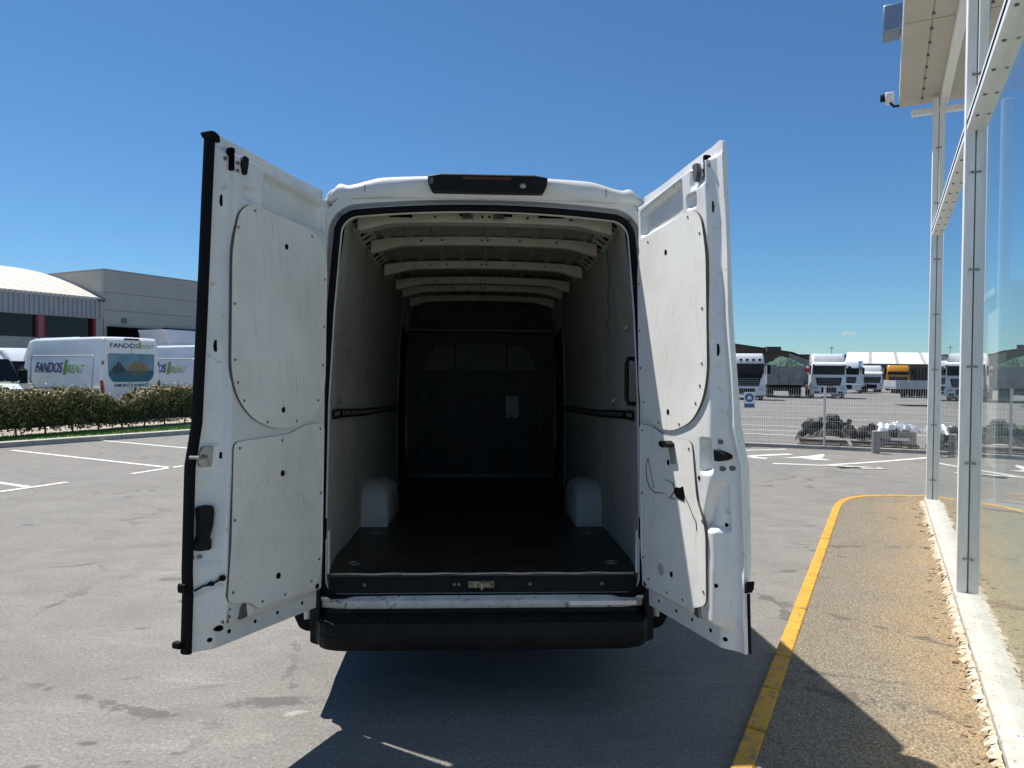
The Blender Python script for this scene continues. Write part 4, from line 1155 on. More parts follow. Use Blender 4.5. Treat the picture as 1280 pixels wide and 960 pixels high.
        MB().prism([(-.66, 1.72), (-.60, 1.84), (-.48, 1.92), (-.44, 2.04), (-.40, 1.96), (-.28, 1.84), (-.18, 1.72), (-.30, 1.64), (-.50, 1.62)], lambda a, b, tt_: (a, tt_, b), -.0165, -.009).build('printed_rocks', pm('printed_dark', (.05, .07, .09)), pic)
        for x in (-.12, 0, .12, .24):
            MB().prism([(x + .12, 1.74), (x + .135, 1.74), (x + .19, 1.93), (x + .175, 1.93)], lambda a, b, tt_: (a, tt_, b), -.0175, -.009).build('printed_rib', bpy.data.materials['printed_dark'], pic)
    return t
fleet_van('parked_van', (-12.35, 23.37, 0), R(59), 'white rental van with navy and green lettering and picture on its rear doors behind hedge', H=2.78)
fleet_van('parked_van', (-11.65, 29.0, 0), R(59), 'white rental van partly hidden behind the open left door, lettering on its side', True, H=2.72)
fleet_van('parked_van', (-20.7, 24.7, 0), R(59 + 180), 'pale white van at the left photo edge, only windscreen and bonnet showing', False, mat('pale_green_white', (.60, .68, .62), .3, coat=.4), 2.2)
fleet_van('parked_van', (-24.6, 33.0, 0), R(59 + 180), 'white van at the far left behind the lettered van, sloping nose showing', False, None, 2.6)
# motorhome roof behind
mh = empty('motorhome', (-21.3, 37.0, 0), R(59), 'blue and white motorhome, only its roof showing over the lettered van', 'motorhome')
MB().loft([fsec(0, 1.1, 3.35, .5, .2, .1), fsec(3.8, 1.1, 3.35, .5, .2, .1), fsec(4.6, 1.1, 3.15, .5, .2, .1), fsec(5.2, 1.05, 2.3, .5, .2, .1)], closed_ring=False).build('body', mat('pale_blue_paint', (.42, .55, .68), .3, coat=.4), mh, smooth=True)
MB().box(-1.08, 1.08, 1.2, 3.6, 2.9, 3.24).build('blue_band', mat('blue_paint', (.02, .12, .36), .3, coat=.4), mh, bevel=.04)
for sx in (-1, 1): wheel('wheel', mh, (sx * .95, 1.2, .36), .36); wheel('wheel', mh, (sx * .95, 4.2, .36), .36)

# ================================================================== kerb, grass, hedge
K0 = Vector((-10.38, 17.30, 0)); ku = Vector((.567, .823, 0)).normalized(); kv = Vector((-ku.y, ku.x, 0))
verge = MB()
def Kp(s, o, z): p = K0 + ku * s + kv * o; return (p.x, p.y, z)
verge.add([Kp(-8, .30, .118), Kp(26, .30, .118), Kp(26, 4.5, .118), Kp(-8, 4.5, .118)], [(0, 1, 2, 3)])
vg = verge.build('verge', M['grass'], kind='structure')
MB().add([Kp(-8, 1.35, .124), Kp(26, 1.35, .124), Kp(26, 4.5, .124), Kp(-8, 4.5, .124)], [(0, 1, 2, 3)]).build('gravel_bed', mat('pale_gravel', (.38, .34, .28), .9, col2=(.22, .19, .15), scale=30, bump=.6, bscale=60), kind='structure')
for i in range(34):
    s_ = -8 + i
    k_ = MB().hexa([Kp(s_ + .01, 0, -.02), Kp(s_ + .99, 0, -.02), Kp(s_ + .99, .30, -.02), Kp(s_ + .01, .30, -.02), Kp(s_ + .01, .02, .12), Kp(s_ + .99, .02, .12), Kp(s_ + .99, .30, .12), Kp(s_ + .01, .30, .12)]).build('kerb_stone', M['concrete'], vg, bevel=.012)
gm = MB(); rg = random.Random(3)
for i in range(9000):
    s_ = rg.uniform(-5, 12); o_ = rg.uniform(.32, 1.5); p = Vector(Kp(s_, o_, .118)); a = rg.uniform(0, 6.28); h = rg.uniform(.03, .08)
    d_ = Vector((math.cos(a), math.sin(a), 0)) * .012
    gm.add([p - d_, p + d_, p + Vector((rg.uniform(-.03, .03), rg.uniform(-.03, .03), h))], [(0, 1, 2)])
tag(gm.build('grass', mat('grass_blades', (.085, .19, .03), .8, col2=(.14, .24, .04), scale=3)), 'short green grass strip between the hedge and the kerb', 'grass', kind='stuff')

def leaf_mat(name, c, c2):
    m = mat(name, c, .55, col2=c2, scale=2.5, spec=.35)
    b = m.node_tree.nodes['Principled BSDF']
    return m
LM = [leaf_mat('hedge_leaf_dark', (.045, .062, .016), (.07, .08, .02)), leaf_mat('hedge_leaf_olive', (.115, .115, .030), (.16, .145, .04)), leaf_mat('hedge_leaf_gold_lit', (.30, .245, .085), (.38, .32, .14))]  # the palest leaf colour stands in for leaves lit by the sun
def foliage(name, pts, parent, rnd, lit_share):
    """pts: list of (pos, normal, size)"""
    v, f, mi = [], [], []
    for (p, nrm, s_) in pts:
        d = (nrm + Vector((rnd.gauss(0, .6), rnd.gauss(0, .6), rnd.gauss(0, .6)))).normalized()
        a = d.orthogonal().normalized(); a.rotate(Matrix.Rotation(rnd.uniform(0, 6.28), 3, d)); b = d.cross(a)
        k = len(v)
        v += [p - a * s_, p + b * s_ * .42 - d * s_ * .12, p + a * s_, p - b * s_ * .42 - d * s_ * .12]
        f.append((k, k + 1, k + 2, k + 3))
        q = lit_share(p)
        r_ = rnd.random()
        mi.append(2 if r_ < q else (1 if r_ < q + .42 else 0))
    me = bpy.data.meshes.new(name); me.from_pydata([tuple(x) for x in v], [], f)
    for m in LM: me.materials.append(m)
    me.polygons.foreach_set('material_index', mi)
    o = link(bpy.data.objects.new(name, me)); o.parent = parent
    return o
HG = empty('hedge', (-12.05, 17.9, .12), 0, 'long clipped hedge with yellow-green leaves in front of the white vans', 'hedge')
h0 = Vector((-.95, -2.7, 0)); hdir = Vector((.393, .92, 0)).normalized(); hnor = Vector((hdir.y, -hdir.x, 0))
rh = random.Random(11)
def hedge_h(s_):
    b_ = 1.12 + .10 * mnoise.noise(Vector((s_ * .9, 0, 3))) + .06 * mnoise.noise(Vector((s_ * 2.7, 5, 1)))
    b_ -= .34 * math.exp(-((s_ - 5.35) / .55) ** 2)
    return b_
pts = []
LEN = 11.5
for i in range(46000):
    s_ = rh.uniform(0, LEN); h = hedge_h(s_)
    wdt = .42 + .10 * mnoise.noise(Vector((s_ * 1.3, 2, 7)))
    a = rh.uniform(-.35, math.pi + .35)
    if rh.random() < .02: h += rh.uniform(.05, .22)                # around the cross-section, 0 = front
    rr = 1 - abs(rh.gauss(0, .13))
    lump = 1 + .16 * mnoise.noise(Vector((s_ * 3.1, a * 1.4, 9))) + .10 * mnoise.noise(Vector((s_ * 7, a * 3, 2)))
    ca, sa = math.cos(a), math.sin(a)
    # superellipse section
    x = math.copysign(abs(ca) ** .6, ca) * wdt * rr * lump
    z = h * .52 + math.copysign(abs(sa) ** .55, sa) * h * .48 * rr * lump
    if sa < 0: z = h * .52 - rh.uniform(0, 1) * h * .46; x = math.copysign(1, ca) * wdt * rr * lump * rh.uniform(.75, 1)
    if z < .10 + .06 * mnoise.noise(Vector((s_ * 4, 1, 1))): continue
    if mnoise.noise(Vector((s_ * 2.6, z * 2.4, 4 + ca))) < -.34 and rh.random() < .75: continue
    p = h0 + hdir * s_ + hnor * x + Vector((0, 0, z))
    nrm = (hnor * ca + Vector((0, 0, max(sa, -.1)))).normalized()
    pts.append((p, nrm, rh.uniform(.024, .058)))
foliage('foliage', pts, HG, rh, lambda p: .10 + .42 * sm(.35, 1.1, p.z) + .20 * mnoise.noise(Vector((p.x * 2, p.y * 2, p.z * 2))))  # share of pale leaves grows upward, painting sunlight onto the hedge top
core = MB()
rings = []
for i in range(40):
    s_ = .1 + (LEN - .2) * i / 39; h = hedge_h(s_)
    rings.append([h0 + hdir * s_ + hnor * (math.cos(t) * .28) + Vector((0, 0, h * .52 + math.sin(t) * h * .36)) for t in [2 * math.pi * k / 8 for k in range(8)]])
core.loft(rings, caps=True); core.build('twig_core', mat('hedge_twigs', (.035, .032, .016), .9), HG)
for i in range(16):
    s_ = .3 + i * .72; p = h0 + hdir * s_
    MB().cyl(p + Vector((0, 0, -.02)), p + Vector((rh.uniform(-.06, .06), 0, .4)), .025, .014, 6).build('stem', mat('hedge_bark', (.10, .075, .05), .9) if i == 0 else bpy.data.materials['hedge_bark'], HG)

# ================================================================== warehouses on the left
C1 = Vector((-27.8, 49.0, 0))
M['corr'] = mat('grey_corrugated_sheet', (.40, .385, .39), .5, metal=.1, col2=(.34, .33, .335), scale=2)
M['roof_cream'] = mat('cream_metal_roof', (.50, .475, .41), .55, col2=(.43, .41, .35), scale=1.2)
M['panel_grey2'] = mat('grey_concrete_panel', (.46, .44, .40), .8, col2=(.40, .385, .35), scale=.7)
M['wall_low'] = mat('grey_lower_wall', (.42, .40, .385), .8, col2=(.36, .35, .33), scale=1)
M['red'] = mat('red_column_paint', (.36, .10, .11), .6, col2=(.30, .12, .13), scale=3)
M['red_dark'] = mat('dark_red_paint', (.25, .01, .03), .5)
HL = empty('barrel_roof_warehouse', C1, SITE_RZ, 'grey warehouse with cream barrel roof, corrugated fascia and red columns, far left', 'warehouse')
MB().box(-34, -.08, .4, 31, 0, 6.3).build('wall', M['wall_low'], HL)
MB().box(-34, -.02, .05, .40, 0, 3.68).build('lower_wall', M['wall_low'], HL)
fc = MB()
x = -33.9
while x < -.1:
    fc.box(x, x + .16, -.10, .02, 5.12, 6.52); x += .30
fcb = MB().box(-34, 0.0, -.04, .40, 5.10, 6.53).build('fascia', M['corr'], HL)
fc.build('fascia_ribs', M['corr'], fcb, kind='stuff')
for i in range(8):
    x1 = -.70 - i * 3.6; x0 = x1 - 3.1
    MB().box(x0, x1, .30, .395, 3.72, 5.08).build('window_band', M['vglass'], HL)
    MB().box(x0 - .45, x0 - .12, -.02, .42, 0, 5.10).build('column', M['red'], HL, bevel=.02)
    MB().box(x0 - .12, x0, .02, .40, 3.68, 5.10).build('column_edge', M['red_dark'], HL)
MB().box(-.70, -.52, .0, .40, 3.3, 5.10).build('column_edge', M['red_dark'], HL)
MB().box(-.52, -.02, .02, .40, 3.3, 5.10).build('end_panel', M['wall_low'], HL)
rf = MB(); rr_ = []
def arch_z(y): return 6.50 + 3.1 * (1 - ((16 - y) / 16) ** 2)
for i in range(41):
    y = -.12 + 32.1 * i / 40; z = arch_z(y)
    rr_.append([(-34, y, z), (0, y, z), (0, y, z - .12), (-34, y, z - .12)])
rf.loft(rr_, closed_ring=True, caps=True)
roof_ = rf.build('barrel_roof', M['roof_cream'], HL, smooth=True, angle=40)
ss = MB()
for j in range(46):
    x = -.4 - j * .75
    ss.loft([[(x - .03, -.12 + 32.1 * i / 40, arch_z(-.12 + 32.1 * i / 40) - .01), (x, -.12 + 32.1 * i / 40, arch_z(-.12 + 32.1 * i / 40) + .022), (x + .03, -.12 + 32.1 * i / 40, arch_z(-.12 + 32.1 * i / 40) - .01)] for i in range(41)], closed_ring=False)
ss.build('roof_seams', M['roof_cream'], roof_, kind='stuff')
gw = [(y, arch_z(y) - .14) for y in [.3 + 31.4 * k / 20 for k in range(21)]] + [(31.7, 0), (.3, 0)]
MB().prism(gw, lambda a, b, t: (t, a, b), -.06, -.02).build('gable_wall', M['wall_low'], HL)
GBK = empty('grey_panel_warehouse', C1, SITE_RZ, 'tall plain grey panel warehouse beside the barrel-roofed one, black canopy strip low down', 'warehouse')
MB().box(.12, 34.9, .12, 26, 0, 8.35).build('core_wall', M['panel_grey2'], GBK)
z0 = 0.0
for z1 in (3.95, 5.75, 6.95, 8.46):
    for x0, x1 in ((.02, 11.9), (11.92, 23.9), (23.92, 35)):
        MB().box(x0, x1 - .01, .0, .14, z0 + .012, z1 - .012).build('wall_panel', M['panel_grey2'], GBK)
    MB().box(.0, .14, .142, 26, z0 + .012, z1 - .012).build('wall_panel', M['panel_grey2'], GBK)
    z0 = z1
MB().box(-.02, 35.02, -.03, 26.1, 8.46, 8.54).build('coping', M['wall_low'], GBK)
MB().box(.25, 4.3, -.30, .0, 3.2, 4.62).build('dock_opening', M['void'], GBK)
MB().box(4.5, 17.0, -.30, .0, 3.2, 4.75).build('dock_opening', M['void'], GBK)
def wall_lamp(x, z, lbl):
    p = C1 + AU * x - AV * (-.12)
    l_ = empty('wall_lamp', C1 + AU * x + AV * .02 + Vector((0, 0, z)), SITE_RZ, lbl, 'lamp')
    MB().box(-.22, .22, -.30, .0, -.08, .10).build('housing', M['hole_ring'], l_, bevel=.03)
    MB().box(-.05, .05, -.06, .04, -.18, -.06).build('bracket', M['plastic'], l_)
wall_lamp(-.25, 6.35, 'small dark lamp on the corrugated fascia end beside the grey warehouse corner')
wall_lamp(8.6, 6.0, 'small dark lamp high on the plain grey panel wall near the van door')
MB().box(1.3, 1.65, -.08, .0, 4.9, 5.25).build('wall_vent', M['hole_ring'], GBK)
# ================================================================== trucks
M['truck_white'] = mat('truck_white_paint', (.80, .81, .82), .28, coat=.4, col2=(.70, .71, .72), scale=1.5)
M['truck_yellow'] = mat('truck_yellow_paint', (.62, .27, .01), .35, coat=.4, col2=(.55, .23, .01), scale=1.5)
def truck(loc, rz, label, paint, H=3.3, W=2.42, visor=True, trailer=False, style=0, cat='truck', group='trucks parked in the far yard', fairing=True):
    t = empty('truck', loc, rz, label, cat, group)
    hw_ = W / 2
    def sec(y, w, zt, zb):
        pts = rpoly([(-w, zb), (w, zb), (w * .985, zb + (zt - zb) * .6), (w * .93, zt), (-w * .93, zt), (-w * .985, zb + (zt - zb) * .6)], [.06, .06, .1, .16, .16, .1], 3)
        return [(a, y, b) for a, b in pts]
    ch = H - .62
    cab = MB().loft([sec(.10, hw_ * .93, ch * .985, .62), sec(.02 + .10, hw_ * .97, ch, .60), sec(.35, hw_, ch + .02, .60), sec(2.1, hw_, ch + .02, .60)], caps=True).build('cab', paint, t, smooth=True, angle=35)
    if fairing:
        top = [(-hw_ * .90, .10), (hw_ * .90, .10), (hw_ * .96, .7), (hw_ * .96, 2.1), (-hw_ * .96, 2.1), (-hw_ * .96, .7)]
        f = MB()
        f.loft([[(x, y, ch - .02) for x, y in rpoly(top, .12, 3)], [(x * .98, y + .10, H - .22) for x, y in rpoly(top, .12, 3)], [(x * .93, .18 + y * .95 + .14, H) for x, y in rpoly(top, .12, 3)]], caps=True)
        f.build('roof_fairing', paint, t, smooth=True, angle=40)
    MB().prism(rpoly([(-hw_ * .88, 1.72), (hw_ * .88, 1.72), (hw_ * .90, ch - .06), (-hw_ * .90, ch - .06)], .06, 3), lambda a, b, q: (a, .10 + q - .0 + (b - 1.7) * .02, b), -.03, .03).build('windscreen', M['vglass'], t)
    if visor:
        MB().loft([[(-hw_ * .92, .12, ch + .02), (hw_ * .92, .12, ch + .02)], [(-hw_ * .95, -.16, ch - .10), (hw_ * .95, -.16, ch - .10)], [(-hw_ * .80, -.22, ch - .24), (hw_ * .80, -.22, ch - .24)]], closed_ring=False).build('sun_visor', paint, t)
    MB().prism(rpoly([(-.78, .95), (.78, .95), (.88, 1.50), (-.88, 1.50)], .04, 3), lambda a, b, q: (a, q, b), .045, .10).build('grille', M['plastic'], t)
    if style == 1:      # dark band up to the windscreen, lamp row on the roof
        MB().prism(rpoly([(-.95, 1.46), (.95, 1.46), (.98, 1.74), (-.98, 1.74)], .03, 3), lambda a, b, q: (a, q, b), .055, .10).build('badge_band', M['plastic'], t)
        for k in range(5): MB().cyl((-.8 + k * .4, -.02, H - .42), (-.8 + k * .4, .2, H - .42), .085, n=10).build('roof_lamp', M['plastic'], t)
    if style == 2:      # split bumper with fog lamps
        for sx in (-1, 1): MB().box(sx * .80 - .16, sx * .80 + .16, -.035, .0, .36, .50).build('fog_lamp', M['plastic'], t)
        MB().box(-.30, .30, -.035, -.02, .84, .93).build('number_plate', M['chrome_grey'], t)
    for z in (1.06, 1.18, 1.30, 1.42):
        MB().box(-.76, .76, .030, .048, z - .02, z + .02).build('grille_bar', M['chrome_grey'], t)
    MB().prism(rpoly([(-hw_, .30), (hw_, .30), (hw_, .86), (.55, .90), (-.55, .90), (-hw_, .86)], .07, 3), lambda a, b, q: (a, q, b), -.02, .45).build('front_bumper', paint, t, bevel=.03)
    MB().box(-.52, .52, -.03, .0, .40, .78).build('air_intake', M['plastic'], t)
    for sx in (-1, 1):
        MB().box(sx * .92 - .17, sx * .92 + .17, -.03, .06, .62, .82).build('headlight', bpy.data.materials['lamp_clear'], t, bevel=.03)
        MB().box(sx * (hw_ + .20) - .10, sx * (hw_ + .20) + .10, .18, .30, 1.75, 2.35).build('mirror', paint if sx < 0 else M['plastic'], t, bevel=.03)
        MB().box(min(sx * hw_, sx * (hw_ + .2)), max(sx * hw_, sx * (hw_ + .2)), .20, .25, 2.30, 2.36).build('mirror_arm', M['plastic'], t)
        MB().box(sx * hw_ - .01, sx * hw_ + .01, .45, 1.35, 1.75, 2.45).build('side_window', M['vglass'], t)
        wheel('wheel', t, (sx * (hw_ - .18), 1.25, .48), .48, .30); wheel('wheel', t, (sx * (hw_ - .25), 4.3, .48), .48, .5)
    MB().box(-.45, .45, 2.1, 5.6, .62, .92).build('chassis', M['plastic'], t)
    MB().box(-hw_ * .97, hw_ * .97, 2.15, 2.2, .95, ch * .9).build('side_deflector', paint, t)
    return t
M['lamp_c'] = bpy.data.materials['lamp_clear']
truck((15.6, 47.8, 0), R(0) - math.atan2(15.6, 47.8) + R(6), 'white truck cab half hidden behind the open right van door', M['truck_white'], 3.1, style=1, visor=False)
truck((23.15, 52.6, 0), R(-17), 'large white truck facing the camera behind the wire fence, biggest of the row', M['truck_white'], 3.25, style=2)
truck((30.6, 66.0, 0), R(-34), 'white truck mostly hidden just right of the largest white truck', mat('truck_grey_white', (.62, .65, .68), .35, coat=.3), 3.0, visor=False)
truck((34.9, 70.0, 0), R(-22), 'smaller white truck facing the camera left of the yellow one', M['truck_white'], 2.62, 2.1)
truck((41.3, 77.0, 0), R(-26), 'yellow truck cab facing the camera in the far yard', M['truck_yellow'], 2.75, 2.25, visor=False, fairing=True)
truck((-17.2, 38.5, 0), R(150), 'white truck with a tall streamlined roof fairing behind the rental vans', M['truck_white'], 3.75, 2.4, group=None)

# flatbed trailer
fb = empty('flatbed_trailer', (24.6, 41.5, 0), R(-12), 'silver drop-side flatbed trailer in front of the yellow truck', 'trailer')
silver = mat('dull_silver_board', (.48, .49, .50), .5, metal=.3, col2=(.38, .39, .40), scale=2)
MB().box(-2.6, 5.5, -1.2, 1.2, .95, 1.08).build('bed', silver, fb, bevel=.02)
for i in range(4):
    MB().box(-2.6 + i * 2.03, -2.6 + i * 2.03 + 1.98, -1.22, -1.17, 1.06, 1.44).build('side_board', silver, fb, bevel=.01)
MB().box(-2.62, -2.56, -1.2, 1.2, 1.06, 1.44).build('head_board', silver, fb)
MB().box(-2.4, 5.2, -.45, .45, .68, .95).build('chassis', M['plastic'], fb)
for i in range(12): MB().box(-2.3 + i * .4, -2.0 + i * .4, -1.16, -.9, .45, .90).build('side_guard', M['plastic'], fb)
for x in (.2, 1.4):
    for sy in (-1, 1):
        c = MB(); n = 20
        prof_ = [(-.15, .62), (-.15, .95), (0, 1), (.15, .95), (.15, .62)]
        c.loft([[(x + b * .48 * math.cos(2 * math.pi * k / n), sy * 1.0 + a, .48 + b * .48 * math.sin(2 * math.pi * k / n)) for a, b in prof_] for k in range(n)], closed_ring=False, closed_path=True)
        w_ = c.build('wheel', tyre_m, fb, smooth=True)
        MB().cyl((x, sy * .96, .48), (x, sy * 1.08, .48), .3, n=14).build('rim', rim_m, w_)
# tipper with green net
tp = empty('skip_truck', (19.9, 52.5, 0), R(-14), 'grey tipper body piled with a dark green net between the white trucks', 'truck')
tg = mat('grey_tipper_steel', (.34, .33, .34), .6, metal=.2, col2=(.18, .18, .18), scale=2)
MB().loft([[(-1.25, 0, .95), (1.25, 0, .95), (1.3, -.08, 2.35), (-1.3, -.08, 2.35)], [(-1.25, 5.2, .95), (1.25, 5.2, .95), (1.3, 5.2, 2.35), (-1.3, 5.2, 2.35)]], caps=True).build('tipper_body', tg, tp, bevel=.03)
for x in (-1.2, -.4, .4, 1.2): MB().box(x - .05, x + .05, -.12, -.01, 1.0, 2.35).build('tail_rib', tg, tp)
MB().box(-1.1, 1.1, .1, 5.0, .5, .9).build('chassis', M['plastic'], tp)
for sx in (-1, 1): wheel('wheel', tp, (sx * 1.0, 1.0, .48), .48, .45); wheel('wheel', tp, (sx * 1.0, 4.6, .48), .48, .3)
rn = random.Random(5); nm = MB(); rings = []
for i in range(15):
    x = -1.3 + 2.6 * i / 14
    rings.append([(x, y, 2.33 + (.62 * math.exp(-((x - .1) / .75) ** 2) + .12) * math.sin(math.pi * min(1, max(0, (y + .1) / 5.0))) ** .4 + rn.uniform(-.07, .07)) for y in [-.1 + .5 * k for k in range(11)]])
nm.loft(rings, closed_ring=False).build('green_net', mat('dark_green_net', (.012, .045, .025), .8, col2=(.03, .09, .05), scale=5, lo=.5, hi=.6), tp)
for i in range(14):
    x = rn.uniform(-1.2, 1.3); z = 2.4 + .5 * math.exp(-((x - .1) / .75) ** 2)
    MB().tube([(x, -.15, z), (x + rn.uniform(-.15, .15), -.2, z - .12), (x + rn.uniform(-.2, .2), -.2, z - .3)], .025, 5).build('net_rope', mat('pale_rope', (.25, .42, .33), .7) if i == 0 else bpy.data.materials['pale_rope'], tp)
MB().prism(rpoly([(1.3, 1.95), (1.75, 1.88), (1.75, 2.15), (1.35, 2.2)], .05, 3), lambda a, b, q: (a, q, b), .4, 1.2).build('red_tarp', mat('red_tarp', (.5, .03, .06), .5), tp)
# small white car in the yard
cr_ = empty('parked_car', (19.3, 55.5, 0), R(-15), 'small white car parked between the half-hidden truck and the grey tipper', 'car')
MB().loft([[(x, y, z) for x, z in rpoly([(-w, .3), (w, .3), (w, zt * .62), (w * .8, zt), (-w * .8, zt), (-w, zt * .62)], .08, 3)] for y, w, zt in ((0, .7, .75), (.15, .82, .95), (.8, .85, 1.0), (1.4, .85, 1.42), (2.8, .85, 1.45), (3.5, .84, 1.05), (3.9, .75, .9))], caps=True).build('body', M['truck_white'], cr_, smooth=True, angle=30)
for sx in (-1, 1):
    MB().add([(sx * .82, 1.25, 1.0), (sx * .82, 3.1, 1.0), (sx * .71, 2.75, 1.38), (sx * .71, 1.6, 1.36)], [(0, 1, 2, 3)]).build('side_window', M['vglass'], cr_)
    wheel('wheel', cr_, (sx * .76, .75, .3), .3, .2); wheel('wheel', cr_, (sx * .76, 3.2, .3), .3, .2)

# ================================================================== warehouses right
bw = empty('brown_warehouse', (0, 0, 0), 0, 'dark brown gabled warehouse behind the trucks, sloping roofline', 'warehouse')
M['brown'] = mat('brown_sheet_cladding', (.095, .070, .058), .7, col2=(.075, .057, .048), scale=.4)
M['grey_clad'] = mat('grey_sheet_cladding', (.24, .225, .20), .7, col2=(.19, .18, .16), scale=.3)
gp = [(-6, 0), (36.5, 0), (36.5, 4.55), (10, 8.2), (-6, 6.0)]
MB().prism(gp, lambda a, b, t: (a, t, b), 95.0, 96.0).build('gable_wall', M['brown'], bw)
MB().add([(-6, 94.6, 6.05), (10, 94.6, 8.28), (36.8, 94.6, 4.62), (66.5, 158, 4.62), (40, 158, 8.28), (20, 158, 6.05)], [(0, 1, 4, 5), (1, 2, 3, 4)]).build('roof', mat('dark_roof', (.12, .115, .11), .7), bw)
n = 26
for i in range(n):
    p0 = Vector((36.5, 95.2, 0)).lerp(Vector((66, 158, 0)), i / n); p1 = Vector((36.5, 95.2, 0)).lerp(Vector((66, 158, 0)), (i + .93) / n)
    MB().hexa([p0, p1, p1 + Vector((-.4, .2, 0)), p0 + Vector((-.4, .2, 0)), p0 + Vector((0, 0, 4.5)), p1 + Vector((0, 0, 4.5)), p1 + Vector((-.4, .2, 4.5)), p0 + Vector((-.4, .2, 4.5))]).build('cladding_panel', M['grey_clad'], bw)
MB().hexa([(36.0, 95.6, 0), (65.5, 158.4, 0), (65, 158.4, 0), (35.5, 95.6, 0), (36.0, 95.6, 4.4), (65.5, 158.4, 4.4), (65, 158.4, 4.4), (35.5, 95.6, 4.4)]).build('side_wall', M['brown'], bw)
MB().box(33.2, 35.0, 93.8, 95.0, 4.6, 5.25).build('roof_vent', mat('dark_roof2', (.05, .05, .05), .7), bw)
fbg = empty('flat_roof_building', (0, 0, 0), 0, 'long low grey building on the horizon behind the brown warehouse', 'building')
MB().box(62, 84, 178, 190, 0, 6.0).build('wall', M['grey_clad'], fbg); MB().box(61.5, 84.5, 177.5, 190.5, 6.0, 6.5).build('roof', bpy.data.materials['dark_roof2'], fbg)
wr = empty('white_roof_shed', (0, 0, 0), 0, 'long low shed with a bright white sloping roof behind the yellow truck', 'shed')
MB().hexa([(51.5, 111, 0), (140, 111, 0), (146, 121, 0), (57.3, 121, 0), (51.5, 111, 3.35), (140, 111, 3.35), (146, 121, 3.35), (57.3, 121, 3.35)]).build('wall', mat('shed_wall_brown', (.10, .082, .068), .8, col2=(.16, .14, .12), scale=.5), wr)
wrm = mat('white_sheet_roof', (.80, .80, .78), .5)
xs = 50.8
for i in range(12):
    x1 = xs + 3.6
    MB().hexa([(xs, 110, 3.30), (x1, 110, 3.30), (x1 + 6.2, 122.5, 5.35), (xs + 6.2, 122.5, 5.35), (xs, 110, 3.42), (x1, 110, 3.42), (x1 + 6.2, 122.5, 5.47), (xs + 6.2, 122.5, 5.47)]).build('roof_sheet', wrm, wr)
    MB().hexa([(x1 + .01, 110.1, 3.28), (x1 + .58, 110.1, 3.28), (x1 + 6.78, 122.4, 5.33), (x1 + 6.21, 122.4, 5.33), (x1 + .01, 110.1, 3.38), (x1 + .58, 110.1, 3.38), (x1 + 6.78, 122.4, 5.42), (x1 + 6.21, 122.4, 5.42)]).build('skylight_strip', mat('skylight_grey', (.35, .35, .34), .5) if i == 0 else bpy.data.materials['skylight_grey'], wr)
    xs = x1 + .6
for i in range(14):
    x = 53 + i * 3.0
    wd = MB().box(x, x + 2.3, 110.9, 110.99, 1.2, 2.7).build('window', M['vglass'], wr)
    for k in range(4): MB().box(x + .5 * k + .35, x + .5 * k + .42, 110.84, 110.9, 1.2, 2.7).build('mullion', M['chrome_grey'], wd)
ml = empty('telephone_mast', (66.5, 150, 0), 0, 'thin dark mast rising over the low grey building', 'mast')
MB().cyl((0, 0, 0), (0, 0, 7.6), .10, .05, 8).build('pole', M['hole_ring'], ml); MB().box(-.5, .5, -.05, .05, 7.0, 7.1).build('crossarm', M['hole_ring'], ml)

# ================================================================== wire fence
M['galv'] = mat('galvanised_wire', (.55, .56, .56), .5, metal=.3)
F0 = Vector((7.48, 17.2, 0)); fd = Vector((3.84, -1.5, 0)).normalized(); fn = Vector((-fd.y, fd.x, 0))
FN = empty('wire_fence', F0, math.atan2(fd.y, fd.x), 'galvanised welded wire mesh fence between the junction and the truck yard', 'fence')
FH = 1.45
for k in range(-3, 4):
    x = k * 2.5
    po = MB().cyl((x, 0, 0), (x, 0, FH + .04), .026, n=10).build('post', M['galv'], FN, smooth=True)
    MB().box(x - .04, x + .04, -.04, .04, FH + .03, FH + .055).build('post_cap', M['galv'], po)
    MB().box(x - .05, x + .05, -.05, .03, .62, .68).build('clip', M['galv'], po)
for k in range(-3, 3):
    x0, x1 = k * 2.5 + .03, k * 2.5 + 2.47
    w_ = MB(); x = x0
    while x <= x1:
        w_.box(x - .003, x + .003, -.003, .003, .05, FH); x += .0508
    z = .06
    while z < FH:
        w_.box(x0, x1, -.0075, -.0035, z - .003, z + .003); z += .2
    for z in (.12, .66, 1.20):      # reinforcing folds
        w_.box(x0, x1, -.035, -.029, z - .003, z + .003); w_.box(x0, x1, -.035, -.029, z + .09, z + .096)
    w_.build('mesh_panel', M['galv'], FN, kind='stuff')
MB().box(-9, 12, -.08, .10, -.02, .07).build('footing', M['concrete'], FN, bevel=.01)
def on_fence(s_, o_=0, z=0): return F0 + fd * s_ + fn * o_ + Vector((0, 0, z))
# bollards
M['bollard'] = mat('grey_bollard_steel', (.27, .27, .27), .5, metal=.2, col2=(.2, .2, .2), scale=8)
for s_, o_, lb in ((1.05, -.55, 'grey steel bollard in front of the fence by the silver pallets'), (2.25, -.80, 'grey steel bollard at the fence, just behind the first aluminium post'), (-1.95, -.35, 'grey steel bollard at the fence beside the right van door')):
    b = empty('bollard', on_fence(s_, o_), 0, lb, 'bollard', 'grey bollards along the fence')
    MB().cyl((0, 0, 0), (0, 0, .50), .085, n=16).build('tube', M['bollard'], b, smooth=True)
    MB().cyl((0, 0, .50), (0, 0, .515), .085, .06, 16).build('cap', M['bollard'], b, smooth=True)
